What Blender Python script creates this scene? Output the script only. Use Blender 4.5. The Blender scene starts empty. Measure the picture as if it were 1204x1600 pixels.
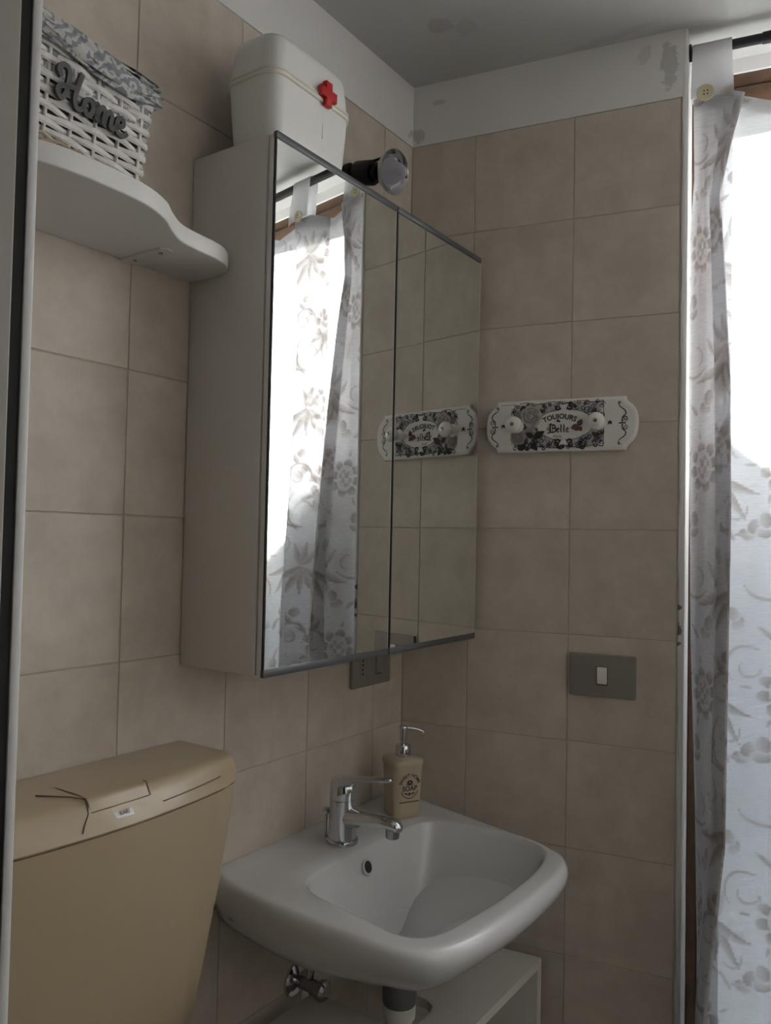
import bpy, bmesh, math, random
import numpy as np
from mathutils import Matrix, Vector
random.seed(7)
rng = np.random.default_rng(5)
S = bpy.context.scene
COL = S.collection
PI = math.pi

# ------------------------------------------------------------------ camera
cam_d = bpy.data.cameras.new('camera'); cam = bpy.data.objects.new('camera', cam_d); COL.objects.link(cam)
cam_d.sensor_fit = 'VERTICAL'; cam_d.sensor_height = 36.0; cam_d.lens = 36.0 * 1261.4 / 1600.0
cam_d.clip_start = 0.02
def cam_axes(yaw, pitch, roll):
    cy, sy, cp, sp = math.cos(yaw), math.sin(yaw), math.cos(pitch), math.sin(pitch)
    f = Vector((-sy * cp, cy * cp, sp)); r = Vector((cy, sy, 0)); u = r.cross(f)
    c, s = math.cos(roll), math.sin(roll)
    return c * r + s * u, -s * r + c * u, f
_r, _u, _f = cam_axes(0.6048, 0.0318, 0.0205)
CAM = Vector((0.9209, -1.4050, 1.3768))
cam.matrix_world = Matrix(((_r.x, _u.x, -_f.x, CAM.x), (_r.y, _u.y, -_f.y, CAM.y), (_r.z, _u.z, -_f.z, CAM.z), (0, 0, 0, 1)))
S.camera = cam

# ------------------------------------------------------------------ sky and exposure
SKY = 2.3
world = bpy.data.worlds.new('world'); S.world = world; world.use_nodes = True
_bg = world.node_tree.nodes['Background']
_bg.inputs['Color'].default_value = (0.78, 0.88, 1.0, 1); _bg.inputs['Strength'].default_value = SKY
S.view_settings.view_transform = 'Standard'; S.view_settings.look = 'None'
S.view_settings.gamma = 1.0; S.view_settings.use_curve_mapping = False
S.view_settings.exposure = 0.15

# back wall frame: u along the wall from the corner, o = distance into the room
ANG = 1.7601
EU = Vector((math.sin(ANG), -math.cos(ANG), 0)); EN = Vector((EU.y, -EU.x, 0))
ROTB = math.atan2(EU.y, EU.x)
def TB(p): return EU * p[0] + EN * p[1] + Vector((0, 0, p[2]))        # (u, o, z) -> world
CEIL = 2.328
NU0, NU1, NO = 0.545, 1.75, -0.14       # window niche

SUN = 62.0
sun_d = bpy.data.lights.new('sun', 'SUN'); sun_d.energy = SUN; sun_d.angle = math.radians(0.6); sun_d.color = (1.0, 0.972, 0.955)
sun = bpy.data.objects.new('sun', sun_d); COL.objects.link(sun)
sun.rotation_euler = (EU * 0.12 + EN * 0.93 + Vector((0, 0, -0.34))).to_track_quat('-Z', 'Y').to_euler()
pl = bpy.data.lights.new('window_portal', 'AREA'); pl.shape = 'RECTANGLE'; pl.size = NU1 - NU0 - 0.02; pl.size_y = 2.24
pl.cycles.is_portal = True
po = bpy.data.objects.new('window_portal', pl); COL.objects.link(po)
po.location = TB(((NU0 + NU1) / 2, NO - 0.12, 1.16))
po.rotation_euler = (PI / 2, 0, ROTB)      # -Z axis turned into the room
po.matrix_world = Matrix.Translation(po.location) @ Matrix((
    (EU.x, 0, -EN.x, 0), (EU.y, 0, -EN.y, 0), (0, 1, 0, 0), (0, 0, 0, 1)))

# ------------------------------------------------------------------ materials
def nodes_of(name):
    m = bpy.data.materials.new(name); m.use_nodes = True
    nt = m.node_tree; return m, nt, nt.nodes['Principled BSDF']
def mat(name, col, rough=0.5, metal=0.0, vary=0.0, scale=20.0, bump=0.0, bscale=60.0, spec=0.5, coat=0.0, rnd=0.0, col2=None):
    m, nt, b = nodes_of(name); N = nt.nodes; Lk = nt.links
    b.inputs['Base Color'].default_value = (*col, 1); b.inputs['Roughness'].default_value = rough
    b.inputs['Metallic'].default_value = metal; b.inputs['Specular IOR Level'].default_value = spec
    b.inputs['Coat Weight'].default_value = coat; b.inputs['Coat Roughness'].default_value = 0.08
    tc = N.new('ShaderNodeTexCoord')
    if vary or col2:
        nz = N.new('ShaderNodeTexNoise'); nz.inputs['Scale'].default_value = scale; nz.inputs['Detail'].default_value = 6
        nz.inputs['Roughness'].default_value = 0.65
        Lk.new(tc.outputs['Object'], nz.inputs['Vector'])
        r = N.new('ShaderNodeValToRGB')
        a = col2 if col2 else tuple(c * (1 - vary) for c in col)
        bb = col if col2 else tuple(min(1, c * (1 + vary)) for c in col)
        r.color_ramp.elements[0].position = 0.36; r.color_ramp.elements[0].color = (*a, 1)
        r.color_ramp.elements[1].position = 0.64; r.color_ramp.elements[1].color = (*bb, 1)
        Lk.new(nz.outputs['Fac'], r.inputs['Fac']); out = r.outputs['Color']
        if rnd:
            oi = N.new('ShaderNodeObjectInfo'); off = N.new('ShaderNodeVectorMath'); off.operation = 'SCALE'
            off.inputs['Scale'].default_value = 37.0
            ad = N.new('ShaderNodeVectorMath'); ad.operation = 'ADD'
            cx = N.new('ShaderNodeCombineXYZ'); Lk.new(oi.outputs['Random'], cx.inputs[0]); Lk.new(oi.outputs['Random'], cx.inputs[2])
            Lk.new(cx.outputs[0], off.inputs[0]); Lk.new(tc.outputs['Object'], ad.inputs[0]); Lk.new(off.outputs[0], ad.inputs[1])
            Lk.new(ad.outputs[0], nz.inputs['Vector'])
            hsv = N.new('ShaderNodeHueSaturation'); mr = N.new('ShaderNodeMapRange')
            mr.inputs['To Min'].default_value = 1 - rnd; mr.inputs['To Max'].default_value = 1 + rnd
            Lk.new(oi.outputs['Random'], mr.inputs['Value']); Lk.new(mr.outputs[0], hsv.inputs['Value'])
            Lk.new(out, hsv.inputs['Color']); out = hsv.outputs['Color']
        Lk.new(out, b.inputs['Base Color'])
    if bump:
        n2 = N.new('ShaderNodeTexNoise'); n2.inputs['Scale'].default_value = bscale; n2.inputs['Detail'].default_value = 4
        Lk.new(tc.outputs['Object'], n2.inputs['Vector'])
        bp = N.new('ShaderNodeBump'); bp.inputs['Strength'].default_value = bump; bp.inputs['Distance'].default_value = 0.004
        Lk.new(n2.outputs['Fac'], bp.inputs['Height']); Lk.new(bp.outputs['Normal'], b.inputs['Normal'])
    return m

def stained_plaster(name, col, stains, dark=(0.27, 0.265, 0.26), bump=0.25, nscale=26):
    """white plaster with damp stains: stains = [(world centre, (rx, ry, rz), strength)]"""
    m, nt, b = nodes_of(name); N = nt.nodes; Lk = nt.links
    b.inputs['Roughness'].default_value = 0.9; b.inputs['Specular IOR Level'].default_value = 0.2
    geo = N.new('ShaderNodeNewGeometry'); pos = geo.outputs['Position']
    nz = N.new('ShaderNodeTexNoise'); nz.inputs['Scale'].default_value = nscale; nz.inputs['Detail'].default_value = 7
    nz.inputs['Roughness'].default_value = 0.7; Lk.new(pos, nz.inputs['Vector'])
    n2 = N.new('ShaderNodeTexNoise'); n2.inputs['Scale'].default_value = 3.0; n2.inputs['Detail'].default_value = 4; Lk.new(pos, n2.inputs['Vector'])
    acc = None
    for c, rad, st in stains:
        sub = N.new('ShaderNodeVectorMath'); sub.operation = 'SUBTRACT'; sub.inputs[1].default_value = c; Lk.new(pos, sub.inputs[0])
        dv = N.new('ShaderNodeVectorMath'); dv.operation = 'DIVIDE'; dv.inputs[1].default_value = rad; Lk.new(sub.outputs[0], dv.inputs[0])
        ln = N.new('ShaderNodeVectorMath'); ln.operation = 'LENGTH'; Lk.new(dv.outputs[0], ln.inputs[0])
        w = N.new('ShaderNodeMath'); w.operation = 'MULTIPLY_ADD'; w.inputs[1].default_value = 2.6; w.inputs[2].default_value = -1.3; Lk.new(nz.outputs['Fac'], w.inputs[0])
        a = N.new('ShaderNodeMath'); a.operation = 'ADD'; Lk.new(ln.outputs['Value'], a.inputs[0]); Lk.new(w.outputs[0], a.inputs[1])
        mr = N.new('ShaderNodeMapRange'); mr.interpolation_type = 'SMOOTHSTEP'
        mr.inputs['From Min'].default_value = 1.05; mr.inputs['From Max'].default_value = 0.75; mr.inputs['To Max'].default_value = st
        Lk.new(a.outputs[0], mr.inputs['Value'])
        if acc is None: acc = mr.outputs[0]
        else:
            mx = N.new('ShaderNodeMath'); mx.operation = 'MAXIMUM'; Lk.new(acc, mx.inputs[0]); Lk.new(mr.outputs[0], mx.inputs[1]); acc = mx.outputs[0]
    r0 = N.new('ShaderNodeValToRGB')
    r0.color_ramp.elements[0].position = 0.3; r0.color_ramp.elements[0].color = (*[c * 0.93 for c in col], 1)
    r0.color_ramp.elements[1].position = 0.65; r0.color_ramp.elements[1].color = (*col, 1)
    Lk.new(n2.outputs['Fac'], r0.inputs['Fac'])
    mix = N.new('ShaderNodeMix'); mix.data_type = 'RGBA'
    if acc: Lk.new(acc, mix.inputs['Factor'])
    else: mix.inputs['Factor'].default_value = 0
    Lk.new(r0.outputs['Color'], mix.inputs['A']); mix.inputs['B'].default_value = (*dark, 1)
    Lk.new(mix.outputs['Result'], b.inputs['Base Color'])
    bp = N.new('ShaderNodeBump'); bp.inputs['Strength'].default_value = bump; bp.inputs['Distance'].default_value = 0.004
    Lk.new(nz.outputs['Fac'], bp.inputs['Height']); Lk.new(bp.outputs['Normal'], b.inputs['Normal'])
    return m

M = {}
M['tile'] = mat('beige_tile', (0.665, 0.595, 0.515), 0.42, vary=0, col2=(0.55, 0.482, 0.412), scale=11, bump=0.12, bscale=45, spec=0.4, rnd=0.05)
M['grout'] = mat('grout', (0.50, 0.445, 0.39), 0.9, vary=0.08, scale=30, bump=0.3)
_s1 = TB((0.016, 0, 2.222)); _s2 = TB((0.514, 0, 2.262)); _s3 = TB((0.466, 0, 2.294)); _s4 = TB((0.062, 0, 2.286))
M['plaster'] = stained_plaster('white_plaster', (0.84, 0.83, 0.82), [
    (_s1, (0.018, 0.03, 0.015), 0.40), (_s2, (0.018, 0.03, 0.042), 0.40), (_s3, (0.014, 0.02, 0.018), 0.22), (_s4, (0.016, 0.03, 0.006), 0.35)], nscale=48)
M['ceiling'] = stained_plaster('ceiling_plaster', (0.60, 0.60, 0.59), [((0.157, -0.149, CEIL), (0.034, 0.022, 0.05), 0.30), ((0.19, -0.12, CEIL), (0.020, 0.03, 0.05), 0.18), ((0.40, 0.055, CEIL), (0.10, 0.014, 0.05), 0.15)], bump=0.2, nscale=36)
M['bead'] = stained_plaster('corner_plaster', (0.76, 0.75, 0.74), [(TB((0.5375, 0, z)), (0.005, 0.006, h), 0.85) for z, h in ((1.262, 0.006), (1.222, 0.012), (1.196, 0.004))], dark=(0.10, 0.095, 0.09), nscale=150)
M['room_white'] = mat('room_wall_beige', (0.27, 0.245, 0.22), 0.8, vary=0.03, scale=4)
M['right_white'] = mat('right_wall_white', (0.80, 0.78, 0.75), 0.9, vary=0.02, scale=4)
M['bounce_damper'] = mat('brown_bounce_damper', (0.16, 0.135, 0.11), 0.5, vary=0.05, scale=5)  # for the dark band that soaks up bounce light low down
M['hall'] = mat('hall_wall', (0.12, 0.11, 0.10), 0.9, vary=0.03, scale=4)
M['floor'] = mat('floor_tile', (0.10, 0.085, 0.07), 0.5, vary=0.1, scale=9)
M['white_lam'] = mat('white_laminate', (0.74, 0.71, 0.67), 0.35, vary=0.015, scale=3)
M['shelf_white'] = mat('shelf_white', (0.78, 0.77, 0.75), 0.45, vary=0.02, scale=4)
M['white_edge'] = mat('white_edge', (0.80, 0.79, 0.77), 0.4, vary=0.01)
M['alu'] = mat('grey_aluminium', (0.13, 0.135, 0.145), 0.42, 0.5, vary=0.04, scale=60)
M['dark_gap'] = mat('dark_gap', (0.015, 0.015, 0.016), 0.6)
M['mirror'] = mat('mirror_glass', (0.83, 0.845, 0.825), 0.004, 1.0)
M['box_white'] = mat('box_white_plastic', (0.82, 0.82, 0.80), 0.38, vary=0.015, scale=5, coat=0.1)
M['box_rim'] = mat('box_rim_plastic', (0.80, 0.78, 0.70), 0.4, vary=0.01)
M['red'] = mat('red_plastic', (0.55, 0.012, 0.018), 0.4, vary=0.05, scale=40)
M['black_metal'] = mat('black_metal', (0.02, 0.02, 0.021), 0.35, 0.6, vary=0.1)
M['chrome'] = mat('chrome', (0.62, 0.63, 0.65), 0.06, 1.0)
M['chrome_dull'] = mat('chrome_dull', (0.45, 0.45, 0.46), 0.18, 1.0, vary=0.05)
M['frost'] = mat('frosted_glass', (0.36, 0.36, 0.39), 0.55, vary=0.03)
M['beige_plastic'] = mat('beige_plastic', (0.49, 0.395, 0.265), 0.30, vary=0.02, scale=4, coat=0.25)
M['beige_groove'] = mat('beige_groove', (0.20, 0.15, 0.095), 0.5)
M['sanitary'] = mat('white_ceramic', (0.68, 0.685, 0.69), 0.16, vary=0.01, scale=3, coat=0.5)
M['soap'] = mat('cream_ceramic', (0.56, 0.47, 0.34), 0.42, vary=0.03, scale=12)
M['ink'] = mat('ink', (0.035, 0.033, 0.035), 0.7)
M['ink_grey'] = mat('ink_grey', (0.20, 0.20, 0.215), 0.7)
M['ink_light'] = mat('ink_light', (0.45, 0.45, 0.46), 0.7, vary=0.25, scale=220)
M['rack_white'] = mat('rack_white', (0.78, 0.76, 0.72), 0.5, vary=0.03, scale=40)
M['knob_white'] = mat('porcelain_white', (0.80, 0.77, 0.72), 0.25, vary=0.03, coat=0.3)
M['rose1'] = mat('rose_print_light', (0.46, 0.42, 0.38), 0.7, vary=0.12, scale=120)
M['rose2'] = mat('rose_print_mid', (0.32, 0.285, 0.26), 0.7, vary=0.12, scale=120)
M['rose3'] = mat('rose_print_pink', (0.42, 0.32, 0.30), 0.7, vary=0.12, scale=120)
M['butterfly'] = mat('butterfly_print', (0.15, 0.09, 0.075), 0.7, vary=0.2, scale=200)
M['plate'] = mat('switch_plate_bronze', (0.29, 0.262, 0.235), 0.42, 0.25, vary=0.03)
M['rocker'] = mat('rocker_cream', (0.80, 0.76, 0.70), 0.4)
M['wicker'] = mat('white_wicker', (0.72, 0.70, 0.67), 0.7, vary=0.10, scale=70, bump=0.3, bscale=200)
M['wicker_dark'] = mat('basket_inside', (0.10, 0.085, 0.07), 0.9, vary=0.2)
M['straw'] = mat('bare_straw', (0.42, 0.34, 0.25), 0.8, vary=0.15, scale=60)
M['sign_grey'] = mat('grey_painted_wood', (0.075, 0.078, 0.075), 0.6, vary=0.08)
M['wood_brown'] = mat('brown_wood', (0.13, 0.070, 0.040), 0.5, vary=0.25, scale=18)
M['black_rod'] = mat('black_rod', (0.012, 0.012, 0.014), 0.4)
M['button'] = mat('cream_button', (0.70, 0.64, 0.44), 0.35, vary=0.03)
M['pipe_grey'] = mat('grey_pipe', (0.12, 0.12, 0.12), 0.5)
M['pipe_white'] = mat('white_pipe', (0.70, 0.69, 0.65), 0.45)
M['rubber'] = mat('black_rubber', (0.006, 0.006, 0.006), 0.8)
M['jamb_white'] = mat('white_jamb', (0.62, 0.61, 0.60), 0.45, vary=0.01)
M['jamb_beige'] = mat('beige_jamb', (0.33, 0.31, 0.28), 0.5, vary=0.04, scale=6)
M['outside'] = mat('outside_render', (0.62, 0.63, 0.66), 0.9, vary=0.06, scale=3)
M['outside_roof'] = mat('outside_roof_tile', (0.30, 0.14, 0.09), 0.9, vary=0.15, scale=8)
M['outside_floor'] = mat('outside_floor', (0.50, 0.50, 0.50), 0.9, vary=0.06, scale=3)
M['sticker'] = mat('silver_sticker', (0.34, 0.34, 0.335), 0.35, 0.5)
M['green_mark'] = mat('green_mark', (0.03, 0.045, 0.03), 0.6)
M['paper_white'] = mat('wire_white', (0.7, 0.7, 0.68), 0.5)

def glass_mat():
    m = bpy.data.materials.new('window_glass'); m.use_nodes = True; nt = m.node_tree; N = nt.nodes
    N.remove(N['Principled BSDF']); o = N['Material Output']
    t = N.new('ShaderNodeBsdfTransparent'); t.inputs['Color'].default_value = (0.94, 0.96, 0.95, 1)
    g = N.new('ShaderNodeBsdfGlossy'); g.inputs['Roughness'].default_value = 0.02
    fr = N.new('ShaderNodeFresnel'); fr.inputs['IOR'].default_value = 1.45
    mx = N.new('ShaderNodeMixShader'); nt.links.new(fr.outputs[0], mx.inputs[0]); nt.links.new(t.outputs[0], mx.inputs[1]); nt.links.new(g.outputs[0], mx.inputs[2])
    nt.links.new(mx.outputs[0], o.inputs['Surface']); return m
M['glass'] = glass_mat()

def cloth_mat(name, attr, trans_col=(0.93, 0.93, 0.95), transp=0.18, transl=0.41):
    m = bpy.data.materials.new(name); m.use_nodes = True; nt = m.node_tree; N = nt.nodes; Lk = nt.links
    N.remove(N['Principled BSDF']); o = N['Material Output']
    a = N.new('ShaderNodeAttribute'); a.attribute_name = attr
    tc = N.new('ShaderNodeTexCoord')
    nz = N.new('ShaderNodeTexNoise'); nz.inputs['Scale'].default_value = 60; nz.inputs['Detail'].default_value = 3
    mp = N.new('ShaderNodeMapping'); mp.inputs['Scale'].default_value = (1, 1, 9)
    Lk.new(tc.outputs['Object'], mp.inputs['Vector']); Lk.new(mp.outputs[0], nz.inputs['Vector'])
    mr = N.new('ShaderNodeMapRange'); mr.inputs['From Min'].default_value = 0.35; mr.inputs['From Max'].default_value = 0.7
    mr.inputs['To Min'].default_value = transp * 0.6; mr.inputs['To Max'].default_value = transp * 1.4
    Lk.new(nz.outputs['Fac'], mr.inputs['Value'])
    d = N.new('ShaderNodeBsdfDiffuse'); t = N.new('ShaderNodeBsdfTranslucent'); tr = N.new('ShaderNodeBsdfTransparent')
    Lk.new(a.outputs['Color'], d.inputs['Color']); Lk.new(a.outputs['Color'], t.inputs['Color']); Lk.new(a.outputs['Color'], tr.inputs['Color'])
    m1 = N.new('ShaderNodeMixShader'); m1.inputs[0].default_value = transl; Lk.new(d.outputs[0], m1.inputs[1]); Lk.new(t.outputs[0], m1.inputs[2])
    m2 = N.new('ShaderNodeMixShader'); Lk.new(mr.outputs[0], m2.inputs[0]); Lk.new(m1.outputs[0], m2.inputs[1]); Lk.new(tr.outputs[0], m2.inputs[2])
    Lk.new(m2.outputs[0], o.inputs['Surface']); return m
M['curtain'] = cloth_mat('curtain_cloth', 'print')
M['tab_cloth'] = cloth_mat('tab_cloth', 'print', transp=0.03, transl=0.50)

def damask_mat():
    m, nt, b = nodes_of('damask_cloth'); N = nt.nodes; Lk = nt.links
    tc = N.new('ShaderNodeTexCoord')
    w = N.new('ShaderNodeTexWave'); w.wave_type = 'RINGS'; w.rings_direction = 'SPHERICAL'; w.inputs['Scale'].default_value = 24; w.inputs['Distortion'].default_value = 14
    w.inputs['Detail'].default_value = 2.5; w.inputs['Detail Scale'].default_value = 2.2
    Lk.new(tc.outputs['Object'], w.inputs['Vector'])
    r = N.new('ShaderNodeValToRGB'); r.color_ramp.interpolation = 'EASE'
    r.color_ramp.elements[0].position = 0.42; r.color_ramp.elements[0].color = (0.26, 0.27, 0.30, 1)
    r.color_ramp.elements[1].position = 0.58; r.color_ramp.elements[1].color = (0.56, 0.55, 0.53, 1)
    Lk.new(w.outputs['Fac'], r.inputs['Fac']); Lk.new(r.outputs['Color'], b.inputs['Base Color']); b.inputs['Roughness'].default_value = 0.9
    return m
M['damask'] = damask_mat()

# ------------------------------------------------------------------ mesh helpers
WM = {}
def tag(o, label=None, cat=None, group=None, kind=None):
    if label: o['label'] = label
    if cat: o['category'] = cat
    if group: o['group'] = group
    if kind: o['kind'] = kind
    return o
def thing(name, label, cat, loc=(0, 0, 0), rotz=0.0, group=None):
    o = bpy.data.objects.new(name, None); COL.objects.link(o); o.empty_display_size = 0.05
    o.location = loc; o.rotation_euler = (0, 0, rotz)
    WM[o.name] = Matrix.Translation(Vector(loc)) @ Matrix.Rotation(rotz, 4, 'Z')
    return tag(o, label, cat, group)
def add(name, vf, m, parent=None, T=None, smooth=None, recalc=True, label=None, loc=None):
    """vf = (verts, faces) in world space (or mapped to it by T); one mesh object, child of parent if given"""
    v, f = vf
    v = [Vector(p) for p in v]
    if T: v = [T(p) for p in v]
    Mw = WM[parent.name] if parent is not None else (Matrix.Translation(Vector(loc)) if loc else Matrix.Identity(4))
    inv = Mw.inverted(); v = [inv @ p for p in v]
    me = bpy.data.meshes.new(name); me.from_pydata([tuple(p) for p in v], [], f)
    if recalc:
        bm = bmesh.new(); bm.from_mesh(me); bmesh.ops.recalc_face_normals(bm, faces=bm.faces); bm.to_mesh(me); bm.free()
    if smooth is not None:
        me.shade_smooth(); me.set_sharp_from_angle(angle=math.radians(smooth))
    me.materials.append(m); me.update()
    o = bpy.data.objects.new(name, me); COL.objects.link(o)
    if parent is not None: o.parent = parent
    elif loc: o.location = loc
    WM[o.name] = Mw
    if label: o['label'] = label
    return o
def join(*parts):
    V, F = [], []
    for v, f in parts:
        n = len(V); V += list(v); F += [tuple(i + n for i in t) for t in f]
    return V, F
def box(x0, x1, y0, y1, z0, z1, b=0.0, seg=2):
    bm = bmesh.new(); bmesh.ops.create_cube(bm, size=1.0)
    for v in bm.verts:
        v.co = Vector(((x0 + x1) / 2 + v.co.x * (x1 - x0), (y0 + y1) / 2 + v.co.y * (y1 - y0), (z0 + z1) / 2 + v.co.z * (z1 - z0)))
    if b > 0: bmesh.ops.bevel(bm, geom=list(bm.edges), offset=b, segments=seg, profile=0.5, affect='EDGES')
    bm.verts.index_update()
    r = [tuple(v.co) for v in bm.verts], [tuple(v.index for v in f.verts) for f in bm.faces]; bm.free(); return r
def loft(rings, cap0=True, cap1=True, closed=True):
    V, F = [], []; n = len(rings[0])
    for r in rings: V += [tuple(p) for p in r]
    for i in range(len(rings) - 1):
        for j in range(n if closed else n - 1):
            k = (j + 1) % n; F.append((i * n + j, i * n + k, (i + 1) * n + k, (i + 1) * n + j))
    if cap0: F.append(tuple(range(n)))
    if cap1: F.append(tuple((len(rings) - 1) * n + j for j in range(n)))
    return V, F
def frame_of(d):
    d = Vector(d).normalized(); h = Vector((0, 0, 1)) if abs(d.z) < 0.9 else Vector((1, 0, 0))
    a = d.cross(h).normalized(); return a, d.cross(a).normalized()
def lathe(origin, axis, prof, n=32, cap0=True, cap1=True):
    """prof = [(distance along axis, radius)]"""
    o = Vector(origin); ax = Vector(axis).normalized(); a, b = frame_of(ax)
    return loft([[o + ax * t + (a * math.cos(2 * PI * j / n) + b * math.sin(2 * PI * j / n)) * max(r, 1e-5) for j in range(n)] for t, r in prof], cap0, cap1)
def tube(path, r, n=12, cap=True):
    P = [Vector(p) for p in path]; rs = r if hasattr(r, '__len__') else [r] * len(P); rings = []
    a = None
    for i, p in enumerate(P):
        d = (P[min(i + 1, len(P) - 1)] - P[max(i - 1, 0)]).normalized()
        if a is None: a, _ = frame_of(d)
        a = (a - d * a.dot(d)).normalized(); b = d.cross(a)
        rings.append([p + (a * math.cos(2 * PI * j / n) + b * math.sin(2 * PI * j / n)) * rs[i] for j in range(n)])
    return loft(rings, cap, cap)
def catmull(pts, k=8, closed=False):
    P = [np.array(p, float) for p in pts]; n = len(P); out = []
    for i in range(n if closed else n - 1):
        g = (lambda q: P[q % n]) if closed else (lambda q: P[min(max(q, 0), n - 1)])
        p0, p1, p2, p3 = g(i - 1), g(i), g(i + 1), g(i + 2)
        for t in np.linspace(0, 1, k, endpoint=False):
            out.append(0.5 * (2 * p1 + (p2 - p0) * t + (2 * p0 - 5 * p1 + 4 * p2 - p3) * t * t + (3 * p1 - p0 - 3 * p2 + p3) * t ** 3))
    if not closed: out.append(P[-1])
    return [tuple(p) for p in out]
def prism(outline, z0, z1, b=0.0, seg=3):
    """outline of (x, y) extruded from z0 to z1, top and bottom edges rounded by b (outline shrunk towards its inside)"""
    P = [Vector((p[0], p[1])) for p in outline]; n = len(P)
    A = sum(P[i].x * P[(i + 1) % n].y - P[(i + 1) % n].x * P[i].y for i in range(n)); sg = 1 if A > 0 else -1
    def inset(d):
        out = []
        for i in range(n):
            t1 = (P[i] - P[i - 1]); t2 = (P[(i + 1) % n] - P[i])
            t1 = t1.normalized() if t1.length else t2.normalized(); t2 = t2.normalized() if t2.length else t1
            n1 = Vector((-t1.y, t1.x)) * sg; n2 = Vector((-t2.y, t2.x)) * sg; m = n1 + n2
            m = m.normalized() if m.length > 1e-6 else n1
            out.append(P[i] + m * d / max(0.5, m.dot(n1)))
        return out
    lv = []
    if b > 0:
        for k in range(seg + 1):
            a = PI / 2 * k / seg; lv.append((b * (1 - math.sin(a)), z0 + b * (1 - math.cos(a))))
        lv += [(i, z0 + z1 - z) for i, z in reversed(lv)]
    else: lv = [(0, z0), (0, z1)]
    return loft([[(p.x, p.y, z) for p in inset(i)] for i, z in lv])
def rrect(cx, cy, w, d, r, k=5):
    out = []
    for sx, sy, a0 in ((1, 1, 0), (-1, 1, 90), (-1, -1, 180), (1, -1, 270)):
        for i in range(k + 1):
            a = math.radians(a0 + 90 * i / k); out.append((cx + sx * (w / 2 - r) + r * math.cos(a), cy + sy * (d / 2 - r) + r * math.sin(a)))
    return out
def poly2(pts, h=0.0): return [(p[0], p[1], h) for p in pts], [tuple(range(len(pts)))]
def ribbon2(pts, w, h=0.0):
    """flat ribbon along 2-D points; w = half width (number or list)"""
    P = [Vector((p[0], p[1])) for p in pts]; V, F = [], []; n = len(P)
    for i in range(n):
        d = P[min(i + 1, n - 1)] - P[max(i - 1, 0)]; d = d.normalized() if d.length else Vector((1, 0)); q = Vector((-d.y, d.x))
        ww = w[i] if hasattr(w, '__len__') else w
        a, b = P[i] + q * ww, P[i] - q * ww; V += [(a.x, a.y, h), (b.x, b.y, h)]
    F = [(2 * i, 2 * i + 1, 2 * i + 3, 2 * i + 2) for i in range(n - 1)]
    return V, F
def spiral2(cx, cy, r, turns, a0, sgn=1, w=0.0006, n=26, h=0.0, tail=0.0):
    pts = []; ws = []
    for i in range(n):
        t = i / (n - 1); a = a0 + sgn * turns * 2 * PI * t; rr = r * (1 - 0.85 * t)
        pts.append((cx + rr * math.cos(a), cy + rr * math.sin(a))); ws.append(w * (0.5 + 1.0 * math.sin(PI * min(1, t * 0.9 + 0.1))))
    return ribbon2(pts, ws, h)
def leaf2(cx, cy, L, W, a, h=0.0, k=8):
    up = [(L * t, W * math.sin(PI * t ** 0.8)) for t in np.linspace(0, 1, k)]
    pts = up + [(x, -y) for x, y in reversed(up[1:-1])]
    c, s = math.cos(a), math.sin(a)
    return poly2([(cx + x * c - y * s, cy + x * s + y * c) for x, y in pts], h)
def disc2(cx, cy, rx, ry, h=0.0, n=20): return poly2([(cx + rx * math.cos(2 * PI * i / n), cy + ry * math.sin(2 * PI * i / n)) for i in range(n)], h)
def text_vf(body, size, h=0.0, align='CENTER', shear=0.0, bold=0.0):
    cu = bpy.data.curves.new('t', 'FONT'); cu.body = body; cu.size = size; cu.align_x = align; cu.align_y = 'CENTER'; cu.shear = shear; cu.offset = bold; cu.resolution_u = 3
    o = bpy.data.objects.new('t', cu); COL.objects.link(o); dg = bpy.context.evaluated_depsgraph_get(); dg.update()
    me = bpy.data.meshes.new_from_object(o.evaluated_get(dg))
    V = [(v.co.x, v.co.y, h) for v in me.vertices]; F = [tuple(p.vertices) for p in me.polygons]
    bpy.data.objects.remove(o); bpy.data.curves.remove(cu); bpy.data.meshes.remove(me)
    return V, F
def shift(vf, dx, dy, sx=1, sy=1): return [(p[0] * sx + dx, p[1] * sy + dy, p[2]) for p in vf[0]], vf[1]
def arc_text(vf, R):       # bends text upwards around a circle of radius R (crown at y = 0)
    return [((R + y) * math.sin(x / R), (R + y) * math.cos(x / R) - R, z) for x, y, z in vf[0]], vf[1]
def struct(name, vf, m, label, T=None, smooth=None):
    o = add(name, vf, m, None, T, smooth); return tag(o, label, kind='structure')

# ================================================================== the room
# left wall: plane x = 0 is the tile face
wl = struct('wall_left', box(-0.12, -0.0013, -1.32, 0.05, 0, CEIL + 0.1), M['grout'], 'beige tiled wall behind the mirror cabinet')
add('plaster_band', box(-0.006, 0.0015, -1.32, 0.0, 2.2005, CEIL), M['plaster'], wl, smooth=30)
wb = struct('wall_back', join(box(-0.2, NU0 - 0.003, -0.3, -0.0013, 0, CEIL + 0.1), box(NU1, 2.2, -0.3, 0, 0, CEIL + 0.1),
                              box(NU0 - 0.01, NU1 + 0.01, -0.3, NO, 2.305, CEIL + 0.1)), M['grout'],
            'beige tiled wall with the hook rack and the window niche', TB)
add('plaster_band', box(0.0, NU0 - 0.006, -0.006, 0.0015, 2.2005, CEIL), M['plaster'], wb, TB, smooth=30)
add('lintel_plaster', box(NU0, NU1, NO - 0.002, NO + 0.004, 2.30, CEIL), M['plaster'], wb, TB)
add('reveal_plaster', box(NU0 - 0.006, NU0, NO - 0.02, -0.002, 0, CEIL), M['bead'], wb, TB)
add('reveal_plaster', box(NU1, NU1 + 0.006, NO - 0.02, 0.001, 0, CEIL), M['bead'], wb, TB)
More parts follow.
